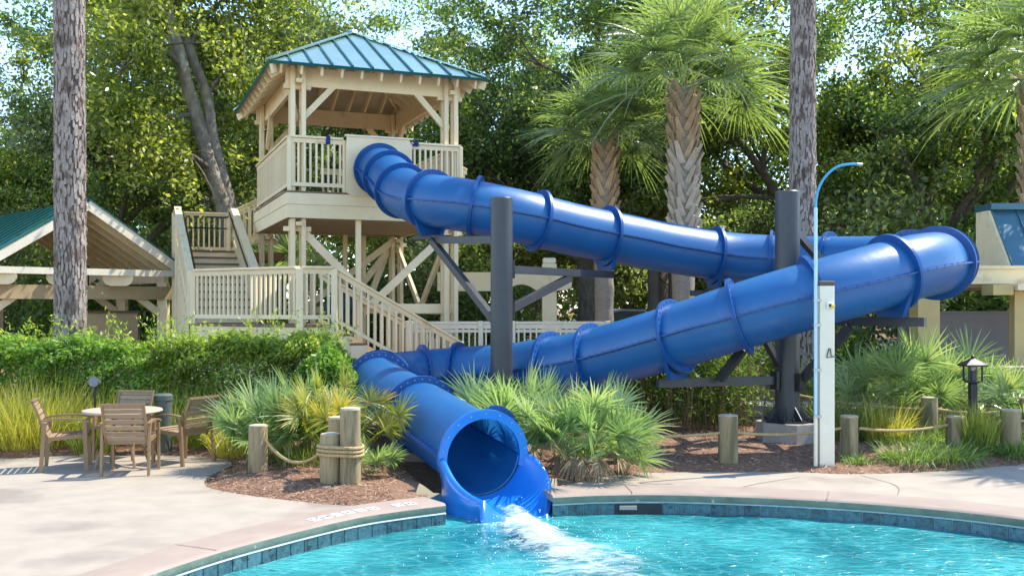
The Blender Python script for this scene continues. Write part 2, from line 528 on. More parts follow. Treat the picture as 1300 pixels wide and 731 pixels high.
# ------------------------------------------------------------ ground, deck, pool
WATER_Z = -0.20
left_edge = [(-2.95, 6.3), (-2.80, 7.1), (-2.42, 8.05), (-2.02, 8.74), (-1.48, 9.50), (-1.07, 9.86), (-0.66, 10.14)]
right_edge = [(0.42, 10.56), (0.95, 10.68), (1.65, 10.70), (2.82, 10.47), (3.87, 10.06), (4.73, 9.46), (5.6, 8.4)]
rest = [(6.25, 7.0), (6.5, 5.0), (6.4, 2.0), (6.0, -1.0), (4.0, -4.0), (0.0, -5.2), (-2.6, -3.4), (-3.3, 1.0), (-3.15, 4.5)]
LE = [tuple(p) for p in catmull(left_edge, 6)]
RE = [tuple(p) for p in catmull(right_edge, 6)]
REST = [tuple(p) for p in catmull([right_edge[-1]]+rest+[left_edge[0]], 5)]
NOTCH = [(-0.68, 10.25), (-0.88, 10.85), (-0.74, 11.30), (0.20, 11.62), (0.42, 11.30), (0.43, 10.72)]
POOL = LE+NOTCH+RE+REST[1:-1]

def pts_in_poly(X, Y, poly):
    inside = np.zeros(X.shape, bool)
    n = len(poly)
    for i in range(n):
        x1, y1 = poly[i]
        x2, y2 = poly[(i+1) % n]
        c = ((y1 > Y) != (y2 > Y))
        with np.errstate(divide='ignore', invalid='ignore'):
            xi = (x2-x1)*(Y-y1)/(y2-y1)+x1
        inside ^= c & (X < xi)
    return inside

def dist_poly(X, Y, poly):
    d = np.full(X.shape, 1e9)
    n = len(poly)
    for i in range(n):
        ax, ay = poly[i]
        bx, by = poly[(i+1) % n]
        dx, dy = bx-ax, by-ay
        t = np.clip(((X-ax)*dx+(Y-ay)*dy)/(dx*dx+dy*dy+1e-12), 0, 1)
        d = np.minimum(d, np.hypot(X-ax-t*dx, Y-ay-t*dy))
    return d

deck_back = [(-30, 13.4), (-9, 13.25), (-6.6, 13.2), (-5.73, 13.5), (-4.3, 13.45), (-3.75, 13.2), (-3.48, 12.7), (-3.50, 12.0), (-3.46, 11.5),
             (-3.25, 11.05), (-2.76, 10.65), (-2.25, 10.36), (-1.80, 10.14), (-1.55, 10.08), (-1.35, 10.14), (-1.08, 10.40), (-1.02, 10.75), (-1.02, 11.25), (-0.85, 11.50), (-0.3, 11.68), (0.25, 11.82), (0.60, 11.45),
             (0.99, 11.74), (1.45, 12.02), (2.05, 12.12), (3.27, 12.13), (4.05, 11.98), (5.18, 12.22), (6.34, 12.68), (9, 13.3), (30, 15.0)]
_sp = deck_back.index((-1.02, 10.75))
DECK_L, DECK_R = deck_back[:_sp]+[(-0.93, 10.53)], [(0.31, 11.06), (0.72, 11.38)]+deck_back[deck_back.index((0.99, 11.74)):]
# one loop: back edge left of the slide, round the pool, back edge right of the slide, outer frame
DECK = DECK_L+LE[::-1]+REST[1:-1][::-1]+RE[::-1]+DECK_R+[(30, -14), (-30, -14)]

def terrain_h(X, Y, dd, ins):
    h = np.clip((Y-16.2)/4.0, 0, 1)
    h = 0.55*h*h*(3-2*h)*(1-0.42*np.clip((Y-24)/5.0, 0, 1))
    m = np.where(ins, -0.06, -0.03+0.10*(1-np.exp(-np.maximum(dd, 0)/0.22)))
    nz = 0.02*np.sin(X*2.3+np.cos(Y*1.7)*2)*np.cos(Y*2.9+X)
    out = np.where(ins, m, m+h+nz*np.clip(dd/0.3, 0, 1))
    # shallow trench under the last slide tube
    ax, ay, bx, by = -1.25, 13.4, -0.2, 10.8
    t = np.clip(((X-ax)*(bx-ax)+(Y-ay)*(by-ay))/((bx-ax)**2+(by-ay)**2), 0, 1)
    dp = np.hypot(X-ax-t*(bx-ax), Y-ay-t*(by-ay))
    tr = -0.17+0.19*(1-t)
    k = np.clip((0.62-dp)/0.22, 0, 1)
    return np.where(tr < out, out*(1-k)+tr*k, out)

def ground_h(x, y):
    X, Y = np.array([float(x)]), np.array([float(y)])
    return float(terrain_h(X, Y, dist_poly(X, Y, DECK), pts_in_poly(X, Y, DECK))[0])

xs = np.concatenate([[-900, -300, -120, -60, -40, -28, -20, -15, -12], np.arange(-10, 10.01, 0.125), [12, 15, 20, 28, 40, 60, 120, 300, 900]])
ys = np.concatenate([[-600, -200, -60, -25, -12], np.arange(-7, 20.01, 0.125), [21, 22.5, 25, 30, 40, 60, 100, 200, 500, 1200]])
GX, GY = np.meshgrid(xs, ys)
dd = dist_poly(GX, GY, DECK)
ins = pts_in_poly(GX, GY, DECK)
GZ = terrain_h(GX, GY, dd, ins)
nx, ny = len(xs), len(ys)
cx = (GX[:-1, :-1]+GX[1:, 1:])/2
cy = (GY[:-1, :-1]+GY[1:, 1:])/2
keep = ~(pts_in_poly(cx, cy, POOL) | (dist_poly(cx, cy, POOL) < 0.14))
ii = np.arange(nx*ny).reshape(ny, nx)
Q = np.stack([ii[:-1, :-1], ii[:-1, 1:], ii[1:, 1:], ii[1:, :-1]], axis=-1)[keep]
V = np.stack([GX, GY, GZ], axis=-1).reshape(-1, 3)
ground = struct(link('ground', fastmesh('ground', V, Q, M['mulch'], smooth=True)))

def poly_sheet(name, outer, holes, z, m, thick=0.0):
    loops = [[Vector((p[0], p[1], 0)) for p in outer]]+[[Vector((p[0], p[1], 0)) for p in h] for h in holes]
    flat = [p for l_ in loops for p in l_]
    tri = tessellate_polygon(loops)
    b = MB()
    n = len(flat)
    vs = [(p.x, p.y, z) for p in flat]
    fs = [tuple(t) for t in tri]
    if thick:
        vs += [(p.x, p.y, z-thick) for p in flat]
        o = 0
        for l_ in loops:
            k = len(l_)
            for i in range(k):
                j = (i+1) % k
                fs.append((o+i, o+j, n+o+j, n+o+i))
            o += k
    b.add(vs, fs)
    return b.build(name, m)

def smooth_open(pts, per=4):
    return [tuple(p) for p in catmull(pts, per)]

deck_outline = [DECK_L[0]]+smooth_open(DECK_L[1:], 4)+LE[::-1]+REST[1:-1][::-1]+RE[::-1]+smooth_open(DECK_R[:-1], 4)+[DECK_R[-1], (30, -14), (-30, -14)]

def offset_open(pts, d):
    out = []
    n = len(pts)
    for i in range(n):
        a = Vector(pts[max(i-1, 0)])
        b = Vector(pts[min(i+1, n-1)])
        t = (b-a).normalized()
        nrm = Vector((-t.y, t.x))
        out.append((pts[i][0]+nrm.x*d, pts[i][1]+nrm.y*d))
    return out

pool_hole = [tuple(p) for p in POOL]
deck = struct(poly_sheet('pool_deck', deck_outline, [], 0.0, M['concrete'], 0.06))

# control joints in the deck
def strip(name, pts, wd, z, m, parent=None):
    a = offset_open(pts, wd/2)
    b_ = offset_open(pts, -wd/2)
    b = MB()
    n = len(pts)
    b.add([(p[0], p[1], z) for p in a]+[(p[0], p[1], z) for p in b_], [(i, i+1, n+i+1, n+i) for i in range(n-1)])
    return b.build(name, m, parent)

# deck joints
for pts in ([(2.35, 10.95), (2.75, 11.35), (3.3, 11.75)], [(3.95, 10.5), (4.2, 11.2), (4.05, 11.9)]):
    strip('deck_joint', smooth_open(pts, 5), 0.012, 0.004, M['joint'], deck)

# coping: a bull-nosed band round the pool, left and right of the slide mouth
def coping(name, edge, wd):
    """edge runs with the pool on its right side"""
    prof = [(wd, 0.0), (wd, 0.010), (0.03, 0.012), (0.005, 0.006), (-0.012, -0.010)]
    face = [(-0.012, -0.010), (-0.014, -0.045), (-0.002, -0.078)]
    lines = {}
    for d, z in prof+face:
        lines[(d, z)] = offset_open(edge, d)
    def sweep(pr, mm, nm, par):
        b = MB()
        n = len(edge)
        for d, z in pr:
            b.v += [(p[0], p[1], z) for p in lines[(d, z)]]
        for k in range(len(pr)-1):
            for i in range(n-1):
                b.f.append((k*n+i, k*n+i+1, (k+1)*n+i+1, (k+1)*n+i))
        # end caps
        if len(pr) > 2:
            b.f.append(tuple(k*n for k in range(len(pr))))
            b.f.append(tuple(k*n+n-1 for k in reversed(range(len(pr)))))
        return b.build(nm, mm, par, smooth='auto')
    top = struct(sweep(prof, M['coping'], name, None))
    sweep(face, M['copingface'], 'coping_face', top)
    return top
cop_l = coping('pool_coping', LE, 0.44)
cop_r = coping('pool_coping', RE, 0.50)
cop_n = coping('pool_coping', REST[1:-1], 0.45)
# radial joints in the coping
for e, i, o in ((LE, 13, cop_l), (RE, 9, cop_r), (RE, 20, cop_r)):
    a = offset_open(e, 0.0)[i]
    b_ = offset_open(e, 0.46)[i]
    strip('coping_joint', [a, b_], 0.010, 0.0165, M['joint'], o)

# pool wall, tile line, floor
b = MB()
n = len(POOL)
EP = POOL+[POOL[0]]
b.v = [(p[0], p[1], -0.075) for p in POOL]+[(p[0], p[1], -1.3) for p in POOL]
b.f = [(i, (i+1) % n, n+(i+1) % n, n+i) for i in range(n)]
pool_wall = struct(b.build('pool_wall', M['plaster'], smooth=True))
b = MB()
b.prism(POOL, -1.36, -1.30)
struct(b.build('pool_floor', M['plaster']))
# caulk line under the coping
def ribbon(name, edge, d0, z0, d1, z1, m, parent):
    a, c = offset_open(edge, d0), offset_open(edge, d1)
    b = MB()
    k = len(edge)
    b.add([(p[0], p[1], z0) for p in a]+[(p[0], p[1], z1) for p in c], [(i, i+1, k+i+1, k+i) for i in range(k-1)])
    return b.build(name, m, parent)
def arclen(pts):
    s = [0.0]
    for i in range(1, len(pts)):
        s.append(s[-1]+math.hypot(pts[i][0]-pts[i-1][0], pts[i][1]-pts[i-1][1]))
    return s
def at_len(pts, s, d):
    for i in range(1, len(pts)):
        if s[i] >= d or i == len(pts)-1:
            t = (d-s[i-1])/max(s[i]-s[i-1], 1e-9)
            t = min(max(t, 0), 1)
            return (pts[i-1][0]+(pts[i][0]-pts[i-1][0])*t, pts[i-1][1]+(pts[i][1]-pts[i-1][1])*t)
tile_me = MB().cbox(-0.079, 0.079, -0.010, 0.010, -0.165, 0.0, 0.004).mesh('tile', M['tile'])
for edge in (LE, RE):
    e2 = offset_open(edge, -0.006)
    ribbon('caulk_line', edge, -0.012, -0.078, -0.020, -0.089, M['caulk'], pool_wall)
    ribbon('tile_grout', edge, -0.003, -0.085, -0.003, -0.30, M['caulk'], pool_wall)
    s = arclen(e2)
    nt = int(s[-1]/0.163)
    for i in range(nt):
        d = (i+0.5)*s[-1]/nt
        p = at_len(e2, s, d)
        p0, p1 = at_len(e2, s, max(d-0.05, 0)), at_len(e2, s, min(d+0.05, s[-1]))
        a = math.atan2(p1[1]-p0[1], p1[0]-p0[0])
        if edge is RE and 1.05 < p[0] < 1.50:
            continue
        link('tile', tile_me, pool_wall, (p[0], p[1], -0.094), (0, 0, a))
# skimmer mouth in the tile line: solid block, the opening's shade painted black
sk = MB().box(0.985, 1.565, 10.68, 10.74, -0.26, -0.098).build('skimmer_shade_block', M['black'], pool_wall)
MB().box(1.12, 1.30, 10.655, 10.675, -0.155, -0.115).build('skimmer_flap', M['footing'], pool_wall)
# lettering on the deck edge, read from the deck side
def text_mesh(body, size):
    cu = bpy.data.curves.new('lettering', 'FONT')
    cu.body = body
    cu.size = size
    cu.align_x = 'CENTER'
    cu.align_y = 'CENTER'
    cu.extrude = 0.0015
    t = bpy.data.objects.new('lettering', cu)
    COL.objects.link(t)
    dg = bpy.context.evaluated_depsgraph_get()
    me = bpy.data.meshes.new_from_object(t.evaluated_get(dg))
    bpy.data.objects.remove(t)
    me.name = 'letter'
    me.materials.clear()
    me.materials.append(M['letter'])
    return me
msg = "NO DIVING"
eo = offset_open(LE, 0.17)
so = arclen(eo)
mk = thing('deck_marking', 'white tiles lettered NO DIVING set in the pool edge beside the slide mouth', 'deck marking', (-1.1, 10.05, 0))
plate_me = MB().box(-0.050, 0.050, -0.055, 0.055, 0.0, 0.006).mesh('marker_tile', M['lettertile'])
pos0, pos1 = so[-1]-0.30, so[-1]-1.42
for i, ch in enumerate(msg):
    if ch == ' ':
        continue
    d = pos0+(pos1-pos0)*i/(len(msg)-1)
    p = at_len(eo, so, d)
    p0, p1 = at_len(eo, so, d-0.05), at_len(eo, so, d+0.05)
    a = math.atan2(p1[1]-p0[1], p1[0]-p0[0])
    pl = link('marker_tile', plate_me, mk, (p[0]-mk.location.x, p[1]-mk.location.y, 0.012), (0, 0, a))
    lt = link('letter', text_mesh(ch, 0.105), pl, (0, 0, 0.0065), (0, 0, PI))

# ------------------------------------------------------------ water
def water_material():
    m = bpy.data.materials.new('pool_water')
    m.use_nodes = True
    n, l = m.node_tree.nodes, m.node_tree.links
    out = n["Material Output"]
    n.remove(n["Principled BSDF"])
    g = n.new("ShaderNodeNewGeometry")
    # milky turquoise body of the water
    body = n.new("ShaderNodeBsdfDiffuse")
    t = n.new("ShaderNodeTexNoise")
    t.inputs["Scale"].default_value = 0.9
    t.inputs["Detail"].default_value = 5
    l.new(g.outputs["Position"], t.inputs[0])
    wv = n.new("ShaderNodeTexNoise")
    wv.inputs["Scale"].default_value = 1.3
    l.new(g.outputs["Position"], wv.inputs[0])
    ad = n.new("ShaderNodeVectorMath")
    ad.operation = 'MULTIPLY_ADD'
    ad.inputs[1].default_value = (0.5, 0.5, 0.5)
    l.new(wv.outputs["Color"], ad.inputs[0])
    l.new(g.outputs["Position"], ad.inputs[2])
    vo = n.new("ShaderNodeTexVoronoi")  # pale caustic network: focused light painted into the body colour
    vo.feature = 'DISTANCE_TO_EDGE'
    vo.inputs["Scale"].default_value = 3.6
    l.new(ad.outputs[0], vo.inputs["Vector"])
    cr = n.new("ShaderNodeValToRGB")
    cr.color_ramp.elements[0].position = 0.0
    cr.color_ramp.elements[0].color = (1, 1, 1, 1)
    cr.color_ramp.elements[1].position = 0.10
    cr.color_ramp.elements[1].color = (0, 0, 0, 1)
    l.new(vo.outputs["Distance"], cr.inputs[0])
    c1 = n.new("ShaderNodeValToRGB")
    c1.color_ramp.elements[0].position = 0.38
    c1.color_ramp.elements[0].color = (0.008, 0.185, 0.200, 1)
    c1.color_ramp.elements[1].position = 0.62
    c1.color_ramp.elements[1].color = (0.060, 0.42, 0.41, 1)
    l.new(t.outputs[0], c1.inputs[0])
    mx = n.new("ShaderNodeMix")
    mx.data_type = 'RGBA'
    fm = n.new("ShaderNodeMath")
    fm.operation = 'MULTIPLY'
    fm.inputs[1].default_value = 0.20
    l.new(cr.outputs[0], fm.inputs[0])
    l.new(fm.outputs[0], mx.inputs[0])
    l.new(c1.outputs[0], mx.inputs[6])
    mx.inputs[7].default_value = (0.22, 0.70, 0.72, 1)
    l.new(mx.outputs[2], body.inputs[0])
    tr = n.new("ShaderNodeBsdfTransparent")
    tr.inputs[0].default_value = (0.20, 0.66, 0.72, 1)
    m1 = n.new("ShaderNodeMixShader")
    m1.inputs[0].default_value = 0.70
    l.new(tr.outputs[0], m1.inputs[1])
    l.new(body.outputs[0], m1.inputs[2])
    gl = n.new("ShaderNodeBsdfGlossy")
    gl.inputs["Roughness"].default_value = 0.11
    b1 = n.new("ShaderNodeTexNoise")
    b1.inputs["Scale"].default_value = 9
    b1.inputs["Detail"].default_value = 4
    b1.inputs["Distortion"].default_value = 0.6
    mp = n.new("ShaderNodeMapping")
    mp.inputs["Scale"].default_value = (0.7, 1.3, 1)
    l.new(g.outputs["Position"], mp.inputs[0])
    l.new(mp.outputs[0], b1.inputs[0])
    bp = n.new("ShaderNodeBump")
    bp.inputs["Strength"].default_value = 0.8
    bp.inputs["Distance"].default_value = 0.065
    l.new(b1.outputs[0], bp.inputs["Height"])
    l.new(bp.outputs[0], gl.inputs["Normal"])
    fr = n.new("ShaderNodeFresnel")
    fr.inputs["IOR"].default_value = 1.33
    l.new(bp.outputs[0], fr.inputs["Normal"])
    m2 = n.new("ShaderNodeMixShader")
    l.new(fr.outputs[0], m2.inputs[0])
    l.new(m1.outputs[0], m2.inputs[1])
    l.new(gl.outputs[0], m2.inputs[2])
    l.new(m2.outputs[0], out.inputs[0])
    return m
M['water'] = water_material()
wx = np.arange(-3.6, 7.0, 0.05)
wy = np.arange(-5.6, 11.2, 0.05)
WX, WY = np.meshgrid(wx, wy)
def fnoise(X, Y, seed, octs=5, f0=1.0, gain=0.55):
    r = np.random.default_rng(seed)
    h = np.zeros_like(X)
    a = 1.0
    f = f0
    for o in range(octs):
        for k in range(4):
            th = r.uniform(0, 2*PI)
            h += a*np.sin((X*np.cos(th)+Y*np.sin(th))*f*r.uniform(0.7, 1.4)*2+r.uniform(0, 6.28)+1.3*np.sin((X*np.sin(th)-Y*np.cos(th))*f*0.8+k))
        a *= gain
        f *= 1.8
    return h/4
plume = np.exp(-(((WX-0.35-(10.3-WY)*0.30)/(0.35+(10.3-WY).clip(0)*0.22))**2))*np.clip((10.9-WY)/0.6, 0, 1)*np.clip((WY-6.3)/2.5, 0, 1)
WZ = WATER_Z+0.011*fnoise(WX, WY, 3)+0.005*fnoise(WX, WY, 13, 4, 3.5)+plume*0.03*fnoise(WX, WY, 5, 5, 2.2)
ii = np.arange(WX.size).reshape(WX.shape)
Q = np.stack([ii[:-1, :-1], ii[:-1, 1:], ii[1:, 1:], ii[1:, :-1]], axis=-1)
cx = (WX[:-1, :-1]+WX[1:, 1:])/2
cy = (WY[:-1, :-1]+WY[1:, 1:])/2
kp = pts_in_poly(cx, cy, POOL) | (dist_poly(cx, cy, POOL) < 0.03)
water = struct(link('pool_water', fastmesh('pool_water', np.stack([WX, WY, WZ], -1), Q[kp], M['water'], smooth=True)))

# white water where the slide runs out: a churned sheet with holes and thrown drops
def foam_material():
    m = bpy.data.materials.new('white_water')
    m.use_nodes = True
    n, l = m.node_tree.nodes, m.node_tree.links
    p = n["Principled BSDF"]
    out = n["Material Output"]
    p.inputs["Base Color"].default_value = (0.60, 0.70, 0.73, 1)
    p.inputs["Roughness"].default_value = 0.35
    at = n.new("ShaderNodeAttribute")
    at.attribute_name = "foam"
    g = n.new("ShaderNodeNewGeometry")
    t = n.new("ShaderNodeTexNoise")
    t.inputs["Scale"].default_value = 9
    t.inputs["Detail"].default_value = 9
    t.inputs["Roughness"].default_value = 0.72
    t.inputs["Distortion"].default_value = 0.8
    fmap = n.new("ShaderNodeMapping")
    fmap.inputs["Rotation"].default_value = (0, 0, R(64))
    fmap.inputs["Scale"].default_value = (0.45, 1.25, 1)
    l.new(g.outputs["Position"], fmap.inputs[0])
    l.new(fmap.outputs[0], t.inputs[0])
    a = n.new("ShaderNodeMath")
    a.operation = 'ADD'
    l.new(t.outputs[0], a.inputs[0])
    l.new(at.outputs["Fac"], a.inputs[1])
    r = n.new("ShaderNodeValToRGB")
    r.color_ramp.elements[0].position = 0.93
    r.color_ramp.elements[1].position = 1.25 if False else 1.0
    l.new(a.outputs[0], r.inputs[0])
    # ramp clamps at 1, so scale first
    sc = n.new("ShaderNodeMapRange")
    sc.inputs[1].default_value = 0.86
    sc.inputs[2].default_value = 1.16
    l.new(a.outputs[0], sc.inputs[0])
    n.remove(r)
    tr = n.new("ShaderNodeBsdfTransparent")
    ms = n.new("ShaderNodeMixShader")
    l.new(sc.outputs[0], ms.inputs[0])
    l.new(tr.outputs[0], ms.inputs[1])
    l.new(p.outputs[0], ms.inputs[2])
    l.new(ms.outputs[0], out.inputs[0])
    bp = n.new("ShaderNodeBump")
    bp.inputs["Strength"].default_value = 0.8
    bp.inputs["Distance"].default_value = 0.05
    l.new(t.outputs[0], bp.inputs["Height"])
    l.new(bp.outputs[0], p.inputs["Normal"])
    return m
M['foam'] = foam_material()
def build_foam():
    fx = np.arange(-1.2, 3.4, 0.028)
    fy = np.arange(5.4, 10.62, 0.028)
    X, Y = np.meshgrid(fx, fy)
    t = (10.35-Y)
    cxl = -0.02+0.30*np.clip(t, 0, 3)+0.03*np.clip(t, 0, 3)**2
    wd = 0.16+0.26*np.clip(t, 0, 3.5)
    u = (X-cxl)/wd
    core = np.exp(-u*u*1.1)*np.clip((10.55-Y)/0.25, 0, 1)*(0.25+0.75*np.exp(-(np.clip(t-0.3, 0, 9)/1.9)**2))*np.clip((Y-5.6)/2.4, 0, 1)
    far = np.exp(-(u/2.3)**2)*np.clip((10.3-Y)/0.8, 0, 1)*np.clip((Y-5.5)/1.0, 0, 1)
    foam = 0.44*core+0.22*far+0.09*fnoise(X, Y, 9, 4, 2.5)
    Z = WATER_Z+0.018+0.012*fnoise(X, Y, 3)+core*(0.045+0.05*np.abs(fnoise(X, Y, 8, 6, 3.0, 0.62)))+0.10*core*np.clip(1-t/1.0, 0, 1)
    keep = foam > 0.10
    ii = np.arange(X.size).reshape(X.shape)
    Q = np.stack([ii[:-1, :-1], ii[:-1, 1:], ii[1:, 1:], ii[1:, :-1]], axis=-1)
    kq = keep[:-1, :-1] & keep[1:, 1:] & keep[:-1, 1:] & keep[1:, :-1]
    me = fastmesh('splash', np.stack([X, Y, Z], -1), Q[kq], M['foam'], smooth=True)
    a = me.attributes.new("foam", 'FLOAT', 'POINT')
    a.data.foreach_set("value", foam.astype(np.float32).ravel())
    o = tag(link('white_water', me), 'white foaming water churned up where the slide runs into the pool', 'splash')
    o['kind'] = 'stuff'
    # drops
    r = np.random.default_rng(4)
    n = 550
    t = r.beta(1.3, 2.0, n)*3.2
    cxl = -0.02+0.27*t+0.03*t*t
    X = cxl+r.normal(size=n)*(0.14+0.30*t)
    Y = 10.35-t+r.normal(size=n)*0.1
    Z = WATER_Z+0.02+np.abs(r.normal(size=n))*0.075*np.exp(-t*0.25)
    rad = r.uniform(0.002, 0.008, n)
    octv = np.array([(1, 0, 0), (-1, 0, 0), (0, 1, 0), (0, -1, 0), (0, 0, 1), (0, 0, -1)], float)
    octf = np.array([(0, 2, 4), (2, 1, 4), (1, 3, 4), (3, 0, 4), (2, 0, 5), (1, 2, 5), (3, 1, 5), (0, 3, 5)])
    V = (np.stack([X, Y, Z], -1)[:, None, :]+octv[None]*rad[:, None, None]).reshape(-1, 3)
    Q = (octf[None]+(np.arange(n)*6)[:, None, None]).reshape(-1, 3)
    md = mat('water_drop', (0.65, 0.74, 0.78, 1), None, rough=0.15)
    d = link('water_drops', fastmesh('water_drops', V, Q, md, smooth=True))
    tag(d, 'fine drops thrown up over the foaming water below the slide mouth', 'spray')
    d['kind'] = 'stuff'
build_foam()

# ------------------------------------------------------------ straw on the mulch beds
def build_straw():
    r = np.random.default_rng(21)
    n = 60000
    X = r.uniform(-7.5, 8.0, n)
    Y = 9.9+(r.random(n)**1.6)*7.0
    ok = ~pts_in_poly(X, Y, DECK)
    dd_ = dist_poly(X, Y, DECK)
    ok |= (dd_ < 0.05) & (r.random(n) < 0.4)
    dp_ = dist_poly(X, Y, POOL)
    ok &= (dp_ > 0.42) & ~pts_in_poly(X, Y, POOL)
    ok &= ~((np.abs((X+0.31)*0.92+(Y-11.05)*0.39) < 0.52) & (Y < 13.0))
    X, Y, dd_ = X[ok], Y[ok], dd_[ok]
    Z = np.where(pts_in_poly(X, Y, DECK), 0.004, terrain_h(X, Y, dd_, np.zeros(X.shape, bool)))+r.uniform(0.002, 0.022, len(X))
    n = len(X)
    a = r.uniform(0, 2*PI, n)
    D = np.stack([np.cos(a), np.sin(a), r.normal(size=n)*0.22], -1)
    V, Q, k = blades(np.stack([X, Y, Z], -1), D, r.uniform(0.04, 0.13, n), r.uniform(0.006, 0.018, n), np.full(n, 0.1), 1, rng=r)
    o = link('mulch_straw', fastmesh('mulch_straw', V, Q, M['chip'], np.repeat(r.random(n), k)))
    tag(o, 'loose brown pine straw covering the planting beds', 'mulch')
    o['kind'] = 'stuff'
build_straw()
# ------------------------------------------------------------ the water slide
TR, FR = 0.43, 0.515
def circ(cx, cy, r, a):
    return (cx+r*math.cos(R(a)), cy+r*math.sin(R(a)))
ctrl = [(-2.79, 20.50, 4.70), (-2.58, 19.97, 4.63), (-2.25, 19.10, 4.34), (-1.93, 18.30, 4.00), (-1.62, 17.50, 3.81), (-1.28, 16.88, 3.70),
        (-0.75, 16.53, 3.59), (0.1, 16.55, 3.42), (1.0, 16.95, 3.24), (2.0, 17.43, 3.09), (2.75, 17.76, 2.97)]
for a, z in ((90, 2.83), (60, 2.75), (30, 2.69), (0, 2.64), (-25, 2.59), (-53, 2.49), (-75, 2.29), (-95, 2.06), (-115, 1.80), (-129, 1.61)):
    x, y = circ(3.9, 15.6, 2.45, a)
    ctrl.append((x, y, z))
ctrl += [(1.19, 14.65, 1.22), (0.10, 15.54, 0.99), (-0.48, 16.02, 0.92)]
for a, z in ((90, 0.87), (130, 0.83), (170, 0.80), (200, 0.76)):
    x, y = circ(-1.08, 15.34, 0.9, a)
    ctrl.append((x, y, z))
ctrl += [(-1.52, 14.05, 0.645), (-0.90, 12.50, 0.49), (-0.31, 11.05, 0.34)]
PATH = [Vector(p) for p in catmull(ctrl, 14)]
NP = len(PATH)
def frame(i):
    t = (PATH[min(i+1, NP-1)]-PATH[max(i-1, 0)]).normalized()
    s = t.cross(Vector((0, 0, 1))).normalized()
    u = s.cross(t).normalized()
    return PATH[i], t, s, u
def find(lo, hi, px):
    best, bi = 1e9, 0
    for i in range(int(lo*14), min(int(hi*14)+1, NP)):
        p = PATH[i]
        d = abs(650+p.x/p.y*1300-px)
        if d < best:
            best, bi = d, i
    return bi
FL = [4, 14, find(1.5, 2.5, 495), find(2.5, 3.5, 510), find(4, 5.5, 547), find(5.5, 7, 604), find(6.5, 8, 683), find(8, 9.5, 768),
      find(9.5, 12, 906), find(10.5, 12.5, 977), find(11.5, 13.5, 1054), 13*14+8, 14*14+8, find(15.4, 17, 1203), find(16.5, 17.6, 1142),
      find(17.3, 18.8, 1035), find(18.2, 20, 941), find(19.4, 21, 862), find(20.4, 22, 752), find(21, 23, 703), find(22, 24, 583), find(23.6, 25, 537),
      26*14+1, 26*14+9, find(27.9, 29.5, 533), NP-1]
slide = thing('water_slide', 'long blue tube water slide winding down from the tower into the pool', 'water slide', (PATH[-1].x, PATH[-1].y, 0))
NS = 40
def tube_mesh(b, i0, i1, rad, flip=False):
    base = len(b.v)
    idx = list(range(i0, i1+1, 2))
    if idx[-1] != i1:
        idx.append(i1)
    for i in idx:
        c, t, s, u = frame(i)
        for k in range(NS):
            a = 2*PI*k/NS
            b.v.append(tuple(c+s*(rad*math.cos(a))+u*(rad*math.sin(a))))
    for j in range(len(idx)-1):
        for k in range(NS):
            k2 = (k+1) % NS
            b.f.append((base+j*NS+k, base+j*NS+k2, base+(j+1)*NS+k2, base+(j+1)*NS+k))
    return idx
sections = []
bolt_v = [(-1, -1, -1), (1, -1, -1), (1, 1, -1), (-1, 1, -1), (-1, -1, 1), (1, -1, 1), (1, 1, 1), (-1, 1, 1)]
bolt_f = [(0, 3, 2, 1), (4, 5, 6, 7), (0, 1, 5, 4), (1, 2, 6, 5), (2, 3, 7, 6), (3, 0, 4, 7)]
def add_bolt(b, c, ax, ay, az, r, h):
    b.add([c+ax*(x*r)+ay*(y*r)+az*(z*h) for x, y, z in bolt_v], bolt_f)
for j in range(len(FL)-1):
    i0, i1 = FL[j], FL[j+1]
    b = MB()
    idx = tube_mesh(b, i0, i1, TR)
    sec = b.build('tube_section', M['slide'], slide, smooth=True, world=True)
    if j == len(FL)-2:
        sec['label'] = 'straight last blue tube section above the pool'
    # the two long seams where upper and lower half are bolted together
    for sgn in (1, -1):
        b = MB()
        bb = MB()
        wd, hh = (0.055, 0.010) if j < len(FL)-3 else (0.075, 0.012)
        base = len(b.v)
        for i in idx:
            c, t, s, u = frame(i)
            for (d, h) in ((TR-0.01, -hh), (TR+wd, -hh), (TR+wd, hh), (TR-0.01, hh)):
                b.v.append(tuple(c+s*(sgn*d)+u*h))
        for m_ in range(len(idx)-1):
            for k in range(4):
                k2 = (k+1) % 4
                b.f.append((base+m_*4+k, base+m_*4+k2, base+m_*4+4+k2, base+m_*4+4+k))
        se = b.build('seam_flange', M['slideflange'], None)
        se.parent = sec
        se.location = -slide.location
        # bolt heads along the seam
        acc = 0.05
        for i in range(i0, i1):
            seg = (PATH[i+1]-PATH[i]).length
            acc += seg
            if acc > 0.10:
                acc = 0
                c, t, s, u = frame(i)
                add_bolt(bb, c+s*(sgn*(TR+wd*0.55)), s, t, u, 0.009, 0.020)
        if bb.v:
            bo = bb.build('seam_bolts', M['bolt'] if j > 21 else M['slideflange'], sec)
            bo.location = -slide.location
            bo['kind'] = 'stuff'
